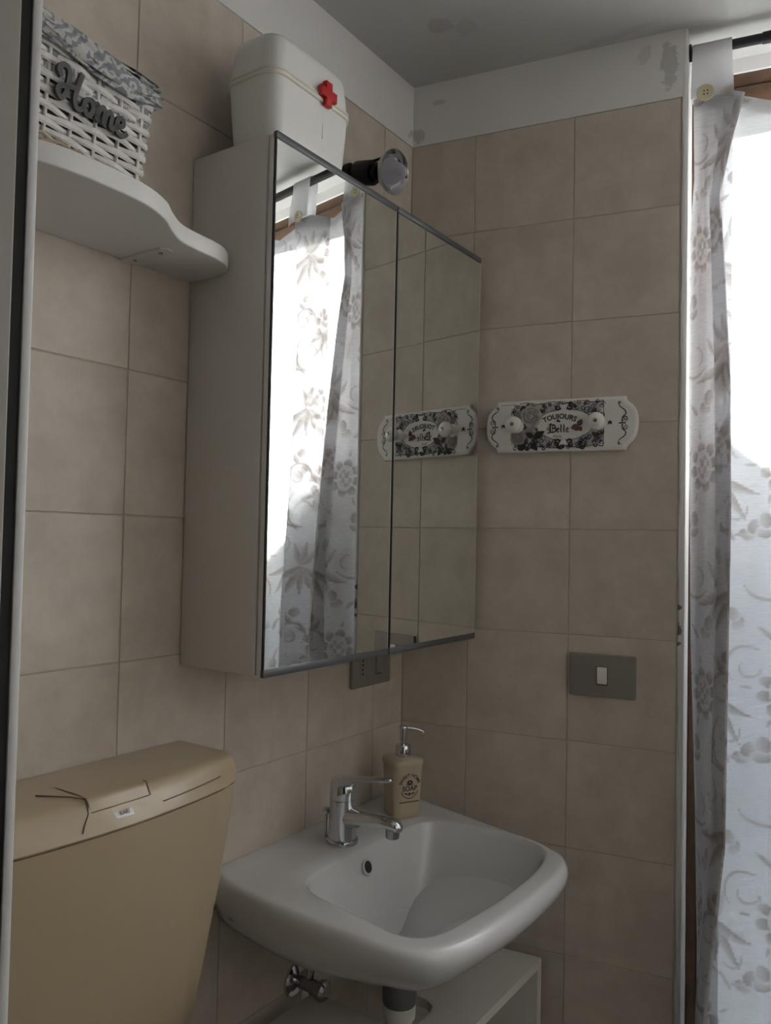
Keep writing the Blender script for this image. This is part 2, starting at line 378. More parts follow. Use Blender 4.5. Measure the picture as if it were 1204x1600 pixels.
# rounded plaster corner between tiles and niche
prof = [(0.5335, -0.004)] + [(0.537, 0.0018)] + [(NU0 - 0.006 + 0.006 * math.sin(a), -0.0042 + 0.006 * math.cos(a)) for a in np.linspace(0, PI / 2, 6)] + [(NU0, -0.012), (0.5335, -0.012)]
add('corner_bead', loft([[(p[0] + 0.0008 * math.sin(z * 31) * (i < 3) + 0.0006 * math.sin(z * 77 + 2) * (i < 3), p[1], z) for i, p in enumerate(prof)] for z in np.linspace(0, CEIL, 60)]), M['bead'], wb, TB, smooth=50)

# tiles, each its own piece; 20 cm grid
TW, G = 0.2, 0.0009
tile_mesh = {}
def tile(w, h, parent, loc, rot):
    key = (round(w, 4), round(h, 4))
    if key not in tile_mesh:
        b = 0.0007; x, z = w / 2 - G, h / 2 - G
        V = [(-x, 0.006, -z), (x, 0.006, -z), (x, 0.006, z), (-x, 0.006, z), (-x, b, -z), (x, b, -z), (x, b, z), (-x, b, z),
             (-x + b, 0, -z + b), (x - b, 0, -z + b), (x - b, 0, z - b), (-x + b, 0, z - b)]
        F = [(0, 1, 5, 4), (1, 2, 6, 5), (2, 3, 7, 6), (3, 0, 4, 7), (4, 5, 9, 8), (5, 6, 10, 9), (6, 7, 11, 10), (7, 4, 8, 11), (8, 9, 10, 11)]
        me = bpy.data.meshes.new('tile'); me.from_pydata(V, [], F); me.materials.append(M['tile']); me.update(); tile_mesh[key] = me
    o = bpy.data.objects.new('tile', tile_mesh[key]); COL.objects.link(o); o.parent = parent
    jit = random.uniform(-0.0004, 0.0004)
    o.location = loc + Vector((0, 0, random.uniform(-0.0004, 0.0004))); o.rotation_euler = (random.uniform(-.0012, .0012), 0, rot + random.uniform(-.0012, .0012))
    return o
vj = [0.0] + [0.1012 + 0.2 * k for k in range(6)] + [1.17]
for i in range(len(vj) - 1):
    for k in range(11):
        if vj[i + 1] - vj[i] < 0.02: continue
        tile(vj[i + 1] - vj[i], TW, wl, Vector((0, -(vj[i] + vj[i + 1]) / 2, 0.1 + 0.2 * k)), PI / 2)
uj = [0.0, 0.1391, 0.3391, 0.5335]
for i in range(3):
    for k in range(11):
        c = TB(((uj[i] + uj[i + 1]) / 2, 0, 0.1 + 0.2 * k))
        tile(uj[i + 1] - uj[i], TW, wb, c, ROTB)
XR = 1.92
YF = -1.175
struct('wall_right', box(XR, XR + 0.1, YF - 0.14, 0.5, 0, CEIL + 0.1), M['right_white'], 'plain light wall of the bathroom opposite the mirror')
add('bounce_damper', box(XR - 0.008, XR + 0.001, YF, 0.36, 0, 1.15), M['bounce_damper'], bpy.data.objects['wall_right'])  # dark band added out of view to cut light bounced off this wall
struct('floor', box(-0.2, 2.1, -2.6, 0.65, -0.1, 0), M['floor'], 'brown tiled floor')
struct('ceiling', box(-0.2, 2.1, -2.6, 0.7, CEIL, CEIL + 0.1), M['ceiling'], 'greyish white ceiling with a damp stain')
# wall with the doorway in which the photographer stands
YF = -1.175
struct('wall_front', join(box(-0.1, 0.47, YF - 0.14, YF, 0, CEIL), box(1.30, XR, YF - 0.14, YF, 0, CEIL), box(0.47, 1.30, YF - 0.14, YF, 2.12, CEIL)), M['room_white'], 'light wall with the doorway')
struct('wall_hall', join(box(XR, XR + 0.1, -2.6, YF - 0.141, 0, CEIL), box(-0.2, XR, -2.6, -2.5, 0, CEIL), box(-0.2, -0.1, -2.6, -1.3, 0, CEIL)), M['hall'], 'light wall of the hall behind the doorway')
dr = struct('door_1', box(0.468, 0.5333, YF - 0.12, YF - 0.0055, 0, 2.12, 0.0008), M['jamb_beige'], 'beige door jamb at the edge of the doorway')
add('seal', box(0.505, 0.5325, YF - 0.0056, YF + 0.0004, 0, 2.12), M['rubber'], dr, label='black rubber door seal')
add('frame_edge', box(0.475, 0.5335, YF + 0.0005, YF + 0.0062, 0, 2.12, 0.0012), M['jamb_white'], dr, smooth=40, label='white rounded edge of the door frame')
add('lintel', box(0.468, 1.302, YF - 0.12, YF + 0.004, 2.08, 2.12, 0.003), M['jamb_beige'], dr)
add('jamb', box(1.26, 1.302, YF - 0.12, YF + 0.004, 0, 2.08, 0.003), M['jamb_beige'], dr)

# weak fill lamp added out of view on the hall ceiling
hl = thing('hall_fill_lamp', 'round white fill lamp added on the ceiling of the unseen hall', 'lamp', (0.95, -1.95, CEIL))
add('base', lathe((0.95, -1.95, CEIL - 0.03), (0, 0, 1), [(0, 0.12), (0.03, 0.125)]), M['white_edge'], hl, smooth=40)
m_l, nt_l, b_l = nodes_of('fill_lamp_diffuser'); b_l.inputs['Base Color'].default_value = (0.8, 0.78, 0.74, 1)
b_l.inputs['Emission Color'].default_value = (1.0, 0.93, 0.84, 1); b_l.inputs['Emission Strength'].default_value = 1.0
add('diffuser', lathe((0.95, -1.95, CEIL - 0.075), (0, 0, 1), [(0, 0.0), (0.003, 0.05), (0.012, 0.09), (0.03, 0.113), (0.045, 0.118)]), m_l, hl, smooth=60)

# window
win = thing('window_1', None, None, tuple(TB((1.15, NO, 0.02))), ROTB); tag(win, 'brown wooden balcony window in the niche behind the curtain', kind='structure')
WO = NO
def fr(u0, u1, z0, z1, o0=-0.055, o1=-0.002, nm='frame', par=None, b=0.004): return add(nm, box(u0, u1, WO + o0, WO + o1, z0, z1, b), M['wood_brown'], par or win, TB, smooth=30)
ZT = 2.303
fr(NU0, NU0 + 0.020, 0.02, ZT); fr(NU1 - 0.020, NU1, 0.02, ZT); fr(NU0 + 0.02, NU1 - 0.02, ZT - 0.03, ZT); fr(NU0 + 0.02, NU1 - 0.02, 0.02, 0.06)
mid = (NU0 + NU1) / 2
for a, b_ in ((NU0 + 0.022, mid - 0.002), (mid + 0.002, NU1 - 0.022)):
    sash = fr(a, a + 0.036, 0.062, ZT - 0.032, -0.050, 0.004, 'sash')
    for u0, u1, z0, z1 in ((b_ - 0.036, b_, 0.062, ZT - 0.032), (a + 0.036, b_ - 0.036, ZT - 0.070, ZT - 0.032), (a + 0.036, b_ - 0.036, 0.062, 0.14)):
        fr(u0, u1, z0, z1, -0.050, 0.004, 'sash_rail', sash)
    add('pane', box(a + 0.032, b_ - 0.032, WO - 0.028, WO - 0.024, 0.135, ZT - 0.066), M['glass'], sash, TB)

# outside: terrace and a house added to shade the lower part of the curtain
struct('terrace', box(-2.6, 4.6, -6.0, NO - 0.17, -0.12, -0.02), M['outside_floor'], 'pale terrace outside the window', TB)
gw = thing('shadow_house', 'pale rendered house added outside to cast the shadow line on the curtain', 'house', tuple(TB((1.0, -3.5, -0.02))), ROTB)
gable = [(-2.2, -0.02), (-2.2, 2.10), (-0.6, 3.40), (1.0, 2.10), (4.2, 2.10), (4.2, -0.02)]      # gable slope set to slant the shadow edge; lower wing
add('gable_wall', loft([[(u, o, z) for u, z in gable] for o in (-3.5, -5.8)]), M['outside'], gw, TB)
for ua, za, ub, zb_ in ((-0.6, 3.40, 1.06, 2.051), (-0.6, 3.40, -2.3, 2.019)):
    add('roof_slope', loft([[(ua, o, za + 0.004), (ub, o, zb_ + 0.004), (ub, o, zb_ + 0.064), (ua, o, za + 0.064)] for o in (-3.46, -5.9)]), M['outside_roof'], gw, TB)
add('wing_roof', box(1.08, 4.3, -5.9, -3.46, 2.102, 2.16, 0.006), M['outside_roof'], gw, TB)

# ================================================================== mirror cabinet
CZ0, CZ1, CX = 1.185, 1.934, 0.165
cab = thing('mirror_cabinet', 'tall white wall cabinet with two mirrored doors', 'cabinet', (0.08, -0.297, CZ0))
add('body', box(0.0015, 0.1495, -0.596, -0.002, CZ0, CZ1, 0.001), M['white_lam'], cab, smooth=30)
for y0, y1 in ((-0.5945, -0.2965), (-0.2925, 0.003)):
    d = add('door', box(0.1520, 0.1618, y0, y1, CZ0 + 0.001, CZ1 - 0.001, 0.001), M['white_edge'], cab, smooth=30)
    add('seam', box(0.1490, 0.1525, y0 + 0.006, y1 - 0.006, CZ0 + 0.006, CZ1 - 0.006), M['dark_gap'], d)
    add('mirror', box(0.1616, CX, y0 + 0.0022, y1 - 0.0012, CZ0 + 0.0095, CZ1 - 0.0075), M['mirror'], d, label='mirror glass')
    add('edge_strip', box(0.1614, CX - 0.0003, y0, y0 + 0.002, CZ0 + 0.009, CZ1 - 0.007), M['dark_gap'], d)
    add('edge_strip', box(0.1614, CX - 0.0002, y1 - 0.0013, y1, CZ0 + 0.009, CZ1 - 0.007), M['white_edge'], d)
    add('top_trim', box(0.1600, CX + 0.0022, y0 - 0.0005, y1, CZ1 - 0.0085, CZ1 + 0.0015, 0.0012), M['alu'], d, smooth=30, label='grey aluminium top trim')
    add('bottom_trim', box(0.1600, CX + 0.0015, y0 - 0.0005, y1, CZ0 - 0.0015, CZ0 + 0.0095, 0.0012), M['alu'], d, smooth=30, label='grey aluminium bottom trim')
    for z in (CZ0 + 0.12, CZ1 - 0.12):
        add('hinge', box(0.1495, 0.1522, (y0 if y0 < -0.5 else y1 - 0.03) + 0.004, (y0 if y0 < -0.5 else y1 - 0.03) + 0.026, z - 0.02, z + 0.02), M['chrome_dull'], d)

# ================================================================== first aid box
BZ = CZ1 + 0.0006
bcx, bcy = 0.0985, -0.4935
fa = thing('first_aid_box', 'white plastic first aid box with red cross latch on the cabinet', 'box', (bcx, bcy, BZ))
def brings(spec, k=7): return [[(x, y, z) for x, y in rrect(bcx, bcy, dx, dy, r, k)] for z, dx, dy, r in spec]
add('body', loft(brings([(BZ, 0.082, 0.158, 0.018), (BZ + 0.004, 0.090, 0.166, 0.020), (BZ + 0.03, 0.0945, 0.173, 0.023), (BZ + 0.07, 0.099, 0.181, 0.025), (BZ + 0.097, 0.101, 0.185, 0.026)])), M['box_white'], fa, smooth=50)
add('rim', loft(brings([(BZ + 0.0965, 0.100, 0.184, 0.026), (BZ + 0.097, 0.107, 0.191, 0.029), (BZ + 0.1015, 0.108, 0.192, 0.029), (BZ + 0.1020, 0.1045, 0.1885, 0.028), (BZ + 0.1035, 0.1045, 0.1885, 0.028), (BZ + 0.104, 0.1075, 0.1915, 0.029), (BZ + 0.108, 0.107, 0.191, 0.029), (BZ + 0.109, 0.101, 0.185, 0.026)])), M['box_rim'], fa, smooth=40)
add('lid', loft(brings([(BZ + 0.1085, 0.101, 0.185, 0.027), (BZ + 0.130, 0.0985, 0.1815, 0.027), (BZ + 0.150, 0.095, 0.177, 0.027), (BZ + 0.158, 0.091, 0.172, 0.027), (BZ + 0.1625, 0.083, 0.164, 0.024), (BZ + 0.164, 0.070, 0.15, 0.02)])), M['box_white'], fa, smooth=60)
# cross latch on the front (x+) face
cxp = bcx + 0.0535; cy0, cz0 = -0.473, 2.0455
a_, b_ = 0.0072, 0.0185
cross = [(a_, b_), (-a_, b_), (-a_, a_), (-b_, a_), (-b_, -a_), (-a_, -a_), (-a_, -b_), (a_, -b_), (a_, -a_), (b_, -a_), (b_, a_), (a_, a_)]
add('cross_latch', prism(cross, 0, 0.009, 0.0015, 2), M['red'], fa, T=lambda p: Vector((cxp - 0.002 + p.z, cy0 + p.x, cz0 + p.y)), smooth=30, label='red plastic cross latch')
add('mould_line', box(bcx + 0.0455, bcx + 0.0496, cy0 - 0.0022, cy0 - 0.0008, BZ + 0.045, BZ + 0.096), M['box_white'], fa)

# ================================================================== spotlight beside the box
lx, ly, lz = 0.110, -0.228, 2.033
SAX = Vector((1, -0.06, -0.24)).normalized(); SPO = Vector((lx, ly, lz))
def sl(t): return SPO + SAX * (t - lx)     # point on the lamp axis, t measured like x
sp = thing('wall_spotlight', 'black wall spotlight with a chrome reflector bulb above the cabinet', 'lamp', tuple(sl(0.0)))
add('wall_base', lathe((0.0005, sl(0.0).y, sl(0.0).z), (1, 0, 0), [(0, 0.018), (0.010, 0.018), (0.014, 0.012)], 28), M['black_metal'], sp, smooth=40)
add('arm', lathe(sl(0.006), SAX, [(0, 0.008), (0.018, 0.008)], 16), M['black_metal'], sp, smooth=40)
add('socket', lathe(sl(0.022), SAX, [(0, 0.018), (0.003, 0.0215), (0.038, 0.0225), (0.040, 0.021), (0.040, 0.0165), (0.030, 0.0160)], 32), M['black_metal'], sp, smooth=40, label='black bulb socket')
bulb = add('bulb', lathe(sl(0.055), SAX, [(0, 0.0130), (0.010, 0.0140), (0.018, 0.0150), (0.026, 0.0185), (0.034, 0.0250), (0.042, 0.0315), (0.049, 0.0362), (0.0545, 0.0385), (0.0565, 0.0392), (0.0580, 0.0385), (0.0570, 0.0370), (0.050, 0.033), (0.046, 0.029), (0.044, 0.024), (0.043, 0.0)], 40), M['chrome'], sp, smooth=50, label='chrome reflector bulb')
add('frosted_lens', lathe(sl(0.097), SAX, [(0, 0.0235), (0.004, 0.0245), (0.014, 0.0210), (0.028, 0.0140), (0.038, 0.0090), (0.041, 0.0)], 32), M['frost'], bulb, smooth=60, label='frosted lens')
add('clip', tube([sl(0.052) + Vector((0, -0.004, 0.0185)), sl(0.066) + Vector((0, -0.004, 0.0205)), sl(0.082) + Vector((0, -0.004, 0.0245))], 0.0026, 8), M['black_metal'], sp, smooth=60)

# ================================================================== wall shelf
SZ0, SZ1 = 1.748, 1.771
half = [(0.0, -0.6005), (0.030, -0.5985), (0.062, -0.5990), (0.088, -0.6060), (0.104, -0.6230), (0.114, -0.6480), (0.1185, -0.690), (0.125, -0.722), (0.145, -0.754), (0.164, -0.779), (0.178, -0.815), (0.1825, -0.850), (0.1825, -0.875)]
curve = catmull(half, 5)
outline = curve + [(x, -1.75 - y) for x, y in reversed(curve[:-1])]
sh = thing('wall_shelf', 'white wavy edged wall shelf holding the wicker basket', 'shelf', (0.07, -0.875, SZ0))
add('board', prism([(max(x, 0.0008), y) for x, y in outline], SZ0, SZ1, 0.002, 3), M['shelf_white'], sh, smooth=40)
for s in (0, 1):
    f = (lambda y: y) if s == 0 else (lambda y: -1.75 - y)
    br = add('bracket_plate', prism([(0.001, f(-0.700)), (0.084, f(-0.700)), (0.090, f(-0.706)), (0.090, f(-0.714)), (0.084, f(-0.722)), (0.001, f(-0.722))], SZ0 - 0.0022, SZ0 + 0.0005, 0.0005, 1), M['white_lam'], sh)
    for xs in (0.020, 0.072):
        add('screw', lathe((xs, f(-0.711), SZ0 - 0.0034), (0, 0, 1), [(0, 0.0028), (0.0012, 0.0036)], 12), M['chrome_dull'], br)

# ================================================================== wicker basket with cloth liner
bk0 = Vector((0.1465, -0.806, SZ1 + 0.0008)); byaw = math.radians(6.5)
BL, BD, BH = 0.205, 0.105, 0.1235
bk = thing('wicker_basket', 'white woven wicker basket reading Home with damask cloth liner', 'basket', tuple(bk0))
_dl = Vector((math.sin(byaw), -math.cos(byaw), 0)); _dd = Vector((-math.cos(byaw), -math.sin(byaw), 0))   # along front face (to the left in view), into depth
def TK(p): return bk0 + _dl * p.x + _dd * p.y + Vector((0, 0, p.z))
def per(z, grow=0.0):      # perimeter of the basket, slightly wider to the top
    e = 0.010 * z / BH + grow
    return [(-e, -e), (BL + e, -e), (BL + e, BD + e), (-e, BD + e)]
def walk(z, grow, step):
    c = per(z, grow); out = []
    for i in range(4):
        a, b2 = Vector(c[i]), Vector(c[(i + 1) % 4]); n = max(2, int((b2 - a).length / step)); t = (b2 - a).normalized(); nn = Vector((t.y, -t.x))
        for j in range(n): out.append((a + (b2 - a) * j / n, nn, (b2 - a).length * j / n))
    return out
add('inner_shell', loft([[(x, y, z) for x, y in per(z, -0.0045)] for z in (0.002, BH)], True, False), M['wicker_dark'], bk, TK)
ROWS, PITCH = 15, 0.064
hrow = (BH - 0.006) / ROWS
for k in range(ROWS):
    zc = 0.006 + hrow * (k + 0.5); rings = []
    for p, nn, s in walk(zc, 0.0, 0.0046):
        ph = math.sin(2 * PI * (s / PITCH) + PI * k + 0.7); off = 0.0026 * ph
        hh = hrow * (0.47 + 0.07 * ph) ; t = 0.0011; jz = 0.0006 * math.sin(s * 90 + k * 2)
        c = p + nn * off
        rings.append([(c.x - nn.x * t, c.y - nn.y * t, zc - hh + jz), (c.x + nn.x * t, c.y + nn.y * t, zc - hh * 0.6 + jz), (c.x + nn.x * t, c.y + nn.y * t, zc + hh * 0.6 + jz), (c.x - nn.x * t, c.y - nn.y * t, zc + hh + jz)])
    rings.append(rings[0])
    add('woven_strip', loft(rings, False, False), M['wicker'], bk, TK, smooth=40)
for s in np.arange(0.006, BL, PITCH / 2):
    add('stake', tube([(s, 0, 0.001), (s, -0.010, BH)], 0.0022, 6), M['wicker'], bk, TK, smooth=60)
    add('stake', tube([(s, BD, 0.001), (s, BD + 0.010, BH)], 0.0022, 6), M['wicker'], bk, TK, smooth=60)
for s in np.arange(0.008, BD, PITCH / 2):
    for xx, sg in ((0, -1), (BL, 1)):
        add('stake', tube([(xx, s, 0.001), (xx + sg * 0.010, s, BH)], 0.0022, 6), M['wicker'], bk, TK, smooth=60)
for k, z in enumerate((0.0035, 0.0085)):
    pts = [(p.x + nn.x * (0.004 + 0.001 * math.sin(s * 300 + k * 3)), p.y + nn.y * 0.004, z + 0.0018 * math.sin(s * 260 + k * PI)) for p, nn, s in walk(0, 0.0, 0.006)]
    add('base_braid', tube(pts + [pts[0]], 0.0026, 6), M['straw'], bk, TK, smooth=60)
# liner folded over the rim, hem hanging lower to the right of the front
def liner_ring(zf, grow, wob):
    out = []
    for p, nn, s in walk(BH, grow, 0.006):
        a = wob * math.sin(s * 70) + wob * 0.6 * math.sin(s * 173 + 1.0)
        front = nn.y < -0.5
        z = zf(s if front else 0.0, front)
        out.append((p.x + nn.x * a, p.y + nn.y * a, z))
    return out
def hem(s, front): return BH - 0.0165 - 0.012 * min(1, s / 0.05) + (0.011 * max(0, (s - 0.08)) / 0.1 if front else 0) + 0.0012 * math.sin(s * 120)
lin = loft([liner_ring(lambda s, f: BH - 0.05, -0.004, 0.0), liner_ring(lambda s, f: BH + 0.003, -0.002, 0.001), liner_ring(lambda s, f: BH + 0.0085 + 0.0015 * math.sin(s * 60), 0.001, 0.001), liner_ring(lambda s, f: BH + 0.008 + 0.001 * math.sin(s * 60), 0.004, 0.001),
            liner_ring(lambda s, f: BH + 0.002, 0.0065, 0.0012), liner_ring(lambda s, f: hem(s, f) + 0.010, 0.0075, 0.0016), liner_ring(hem, 0.0070, 0.0022), liner_ring(hem, 0.0055, 0.0022), liner_ring(lambda s, f: BH - 0.004, 0.0040, 0.001)], False, False)
add('cloth_liner', lin, M['damask'], bk, TK, smooth=50, label='grey and white damask cloth liner')
# "Home" in cut-out script, read left to right from the room: x runs from the left end of the word
hx, hz = 0.128, 0.047        # left end of the word measured from the right corner of the basket
strokes = [
    [(0.004, 0.026), (0.000, 0.032), (0.005, 0.039), (0.012, 0.037), (0.013, 0.028), (0.010, 0.012), (0.005, 0.005), (0.000, 0.010), (0.003, 0.016), (0.013, 0.020), (0.025, 0.023)],
    [(0.029, 0.041), (0.026, 0.030), (0.022, 0.014), (0.024, 0.004), (0.030, 0.004), (0.034, 0.009)],
    [(0.043, 0.020), (0.036, 0.017), (0.034, 0.009), (0.038, 0.003), (0.044, 0.006), (0.046, 0.014), (0.043, 0.020), (0.049, 0.018)],
    [(0.049, 0.018), (0.052, 0.020), (0.052, 0.012), (0.051, 0.003), (0.054, 0.014), (0.059, 0.020), (0.062, 0.017), (0.061, 0.003), (0.064, 0.014), (0.069, 0.020), (0.072, 0.016), (0.071, 0.005), (0.075, 0.004), (0.079, 0.009)],
    [(0.079, 0.009), (0.088, 0.013), (0.088, 0.019), (0.082, 0.019), (0.079, 0.011), (0.082, 0.003), (0.090, 0.003), (0.095, 0.008)]]
sg_parts = []
for st in strokes:
    path = catmull([(p[0], p[1], 0) for p in st], 5)
    n = 8; rr = []
    P = [Vector(p) for p in path]
    for i, p in enumerate(P):
        d = (P[min(i + 1, len(P) - 1)] - P[max(i - 1, 0)]).normalized(); q = Vector((-d.y, d.x, 0)); w = 0.0027
        rr.append([p + q * w + Vector((0, 0, 0)), p + q * w + Vector((0, 0, 0.004)), p - q * w + Vector((0, 0, 0.004)), p - q * w])
    sg_parts.append(loft(rr))
add('home_lettering', join(*sg_parts), M['sign_grey'], bk, T=lambda p: TK(Vector((hx - p.x, -0.0085 - 0.010 * (hz + p.y) / BH - p.z + 0.003, hz + p.y))), label='dark grey cut-out lettering reading Home')

# ================================================================== toilet cistern
cyc = -0.790
def cis_ring(z, hw, xf, bul, r=0.022, n=26, xb=0.003):
    """plan outline: straight back on the wall, bulging front"""
    out = [(xb, cyc + hw)]
    xc = xf - r
    for i in range(6):
        a = math.radians(90 - 90 * i / 5); out.append((xc + r * math.cos(a), cyc + hw - r + r * math.sin(a)))
    for i in range(1, n):
        y = (hw - r) * (1 - 2 * i / n); out.append((xf + bul * math.cos(y / (hw) * PI / 2), cyc + y))
    for i in range(6):
        a = math.radians(0 - 90 * i / 5); out.append((xc + r * math.cos(a), cyc - hw + r + r * math.sin(a)))
    out.append((xb, cyc - hw))
    return [(x, y, z) for x, y in out]
ci = thing('toilet_cistern', 'beige plastic toilet cistern hung on the tiled wall beside the basin', 'cistern', (0.06, cyc, 0.30))
add('body', loft([cis_ring(0.716, 0.130, 0.085, 0.010, 0.03), cis_ring(0.719, 0.147, 0.098, 0.012, 0.03), cis_ring(0.729, 0.157, 0.1035, 0.014, 0.03), cis_ring(0.80, 0.172, 0.108, 0.016, 0.028), cis_ring(0.90, 0.190, 0.113, 0.020, 0.025), cis_ring(1.0, 0.2035, 0.117, 0.022), cis_ring(1.0335, 0.206, 0.118, 0.0225)]), M['beige_plastic'], ci, smooth=40)
add('joint', loft([cis_ring(1.033, 0.204, 0.116, 0.0225), cis_ring(1.036, 0.204, 0.116, 0.0225)]), M['dark_gap'], ci)
lid = add('lid', loft([cis_ring(1.0355, 0.208, 0.1195, 0.0235), cis_ring(1.038, 0.2095, 0.121, 0.0235), cis_ring(1.060, 0.206, 0.1185, 0.0165), cis_ring(1.0695, 0.2035, 0.1160, 0.0115), cis_ring(1.0735, 0.2005, 0.1120, 0.0085), cis_ring(1.0750, 0.195, 0.105, 0.006)]), M['beige_plastic'], ci, smooth=35)
# flush button panel over the top front edge, and grooves beside it
def lid_pt(y, t):       # t 0 = low on the front, 1 = crest, 2 = back on the top
    c = math.cos((y - cyc) / 0.206 * PI / 2)
    if t <= 1: return Vector((0.121 + 0.0235 * c + (-0.005 - 0.0135 * c) * t, y, 1.040 + 0.0315 * t))
    return Vector((0.116 + 0.010 * c - 0.075 * (t - 1), y, 1.0742 + 0.0012 * (t - 1)))
def strip(ya, yb, tt, lift, wid):
    rows = []
    for y in np.linspace(ya, yb, 12):
        rows.append([lid_pt(y, t) + Vector((0.0012, 0, 0.0012)) * lift for t in tt])
    return loft(rows, False, False, closed=False)
add('flush_button', strip(-0.834, -0.754, [0.66, 0.80, 0.93, 1.0, 1.06, 1.2, 1.5, 1.85], 1.0, 0), M['beige_plastic'], lid, smooth=50)
def groove(pts): return tube([lid_pt(y, t) + Vector((0.0012, 0, 0.0010)) for y, t in pts], 0.0008, 6)
for gpts in ([(-0.850, 0.10), (-0.846, 0.3), (-0.838, 0.62), (-0.836, 0.9), (-0.836, 1.02), (-0.842, 1.25), (-0.865, 1.7)], [(-0.752, 0.62), (-0.752, 0.9), (-0.752, 1.02), (-0.752, 1.1)],
             [(-0.834, 0.63), (-0.81, 0.63), (-0.78, 0.63), (-0.754, 0.63)], [(-0.735, 0.30), (-0.70, 0.32), (-0.66, 0.36), (-0.63, 0.40)]):
    add('groove', groove(gpts), M['beige_groove'], lid, smooth=60)
stk = add('sticker', strip(-0.806, -0.781, [0.22, 0.48], 0.7, 0), M['sticker'], lid, label='small silver label')
V_, F_ = text_vf('KARI', 0.0065)
add('sticker_print', (V_, F_), M['ink'], stk, T=lambda p: lid_pt(-0.7935 + p.x, 0.36 + p.y / 0.033) + Vector((0.0016, 0, 0.0012)))
add('flush_pipe', lathe((0.06, cyc, 0.30), (0, 0, 1), [(0, 0.02), (0.38, 0.02), (0.38, 0.028), (0.415, 0.028)], 20), M['pipe_white'], ci, smooth=40)

# ================================================================== wash basin
SR = 0.859
out_pts = [(0.0012, -0.515), (0.053, -0.526), (0.136, -0.538), (0.208, -0.5415), (0.271, -0.5420), (0.320, -0.5415), (0.356, -0.5385), (0.386, -0.524), (0.406, -0.487), (0.418, -0.423), (0.4265, -0.345), (0.4285, -0.273), (0.426, -0.205), (0.420, -0.160), (0.406, -0.130), (0.384, -0.110), (0.331, -0.087), (0.202, -0.056), (0.068, -0.022), (0.0012, -0.006)]
in_pts = [(0.132, -0.447), (0.123, -0.406), (0.1225, -0.312), (0.127, -0.204), (0.1335, -0.150), (0.146, -0.121), (0.174, -0.106), (0.259, -0.096), (0.320, -0.101), (0.354, -0.112), (0.375, -0.138), (0.387, -0.180), (0.392, -0.246), (0.3895, -0.339), (0.382, -0.414), (0.374, -0.462), (0.357, -0.492), (0.326, -0.502), (0.271, -0.4925), (0.200, -0.482), (0.155, -0.470)]
BC = Vector((0.245, -0.30))
def polar(pts, sm, n=120):
    P = catmull(pts, 10, True) if sm else pts
    if not sm:
        q = catmull(pts, 10); P = q
    P = [Vector(p) for p in P]; out = []
    for i in range(n):
        a = 2 * PI * i / n; d = Vector((math.cos(a), math.sin(a))); best = 0
        for j in range(len(P)):
            p, s = P[j] - BC, P[(j + 1) % len(P)] - P[j]; den = d.x * s.y - d.y * s.x
            if abs(den) < 1e-12: continue
            t = (p.x * s.y - p.y * s.x) / den; u = (p.x * d.y - p.y * d.x) / den
            if -1e-9 <= u <= 1 + 1e-9 and t > best: best = t
        out.append(BC + d * best)
    return out
NP = 144
RO, RI = polar(out_pts, False, NP), polar(in_pts, True, NP)
DRN = Vector((0.205, -0.295))
def off(loop, d):
    n = len(loop); out = []
    for i in range(n):
        t = (loop[(i + 1) % n] - loop[i - 1]).normalized(); out.append(loop[i] + Vector((t.y, -t.x)) * d)
    return out
def ring_in(s, z): return [(DRN.x + (p.x - DRN.x) * s, DRN.y + (p.y - DRN.y) * s, z) for p in RI]
def ring_mid(t, z, rise=0.0): return [(a.x + (b.x - a.x) * t, a.y + (b.y - a.y) * t, z + rise * max(0, 1 - (a.x + (b.x - a.x) * t) / 0.035)) for a, b in zip(RI, RO)]
def ring_out(d, z, rise=0.0): return [(max(p.x, 0.0012), p.y, z + rise * max(0, 1 - p.x / 0.035)) for p in off(RO, d)]
rings = [ring_in(s, 0.700 + 0.152 * s ** 2.9) for s in list(np.linspace(0.10, 0.97, 26)) + [0.985, 1.0]] + [ ring_in(1.012, 0.8565), ring_in(1.03, 0.8583)]
rings += [ring_mid(0.30, 0.8588), ring_mid(0.55, 0.8592, 0.002), ring_mid(0.78, 0.8594, 0.005)]
_nb = len(rings)
rings += [ring_out(-0.004, 0.8592, 0.007), ring_out(0.001, 0.8575, 0.007), ring_out(0.0055, 0.852, 0.005), ring_out(0.0075, 0.844), ring_out(0.0070, 0.832), ring_out(0.0035, 0.815), ring_out(-0.006, 0.793), ring_out(-0.021, 0.774), ring_out(-0.040, 0.763)]
_lr = rings[-1]
rings += [[(0.2 + (x - 0.2) * k, -0.29 + (y + 0.29) * k, zz) for x, y, z in _lr] for k, zz in ((0.86, 0.754), (0.66, 0.742), (0.45, 0.722), (0.28, 0.700), (0.18, 0.690))]
def _ss(t): t = min(1, max(0, t)); return t * t * (3 - 2 * t)
rings = rings[:_nb] + [[(x, y, z + max(0, 0.845 - z) * 0.36 * _ss((x + 0.35 * (y + 0.54) - 0.17) / 0.22)) for x, y, z in r] for r in rings[_nb:]]
wbn = thing('wash_basin', 'white ceramic wash basin fixed to the wall below the mirror', 'basin', (0.22, -0.28, 0.69))
bas = add('bowl', loft(rings), M['sanitary'], wbn, smooth=50)
add('drain', lathe((DRN.x, DRN.y, 0.7005), (0, 0, 1), [(0, 0.031), (0.002, 0.031), (0.0035, 0.027), (0.0015, 0.020), (0.003, 0.018), (0.004, 0.0)], 28), M['chrome'], wbn, smooth=40)
add('drain_gap', lathe((DRN.x, DRN.y, 0.7012), (0, 0, 1), [(0, 0.0245), (0.0022, 0.0245)], 28), M['dark_gap'], wbn)
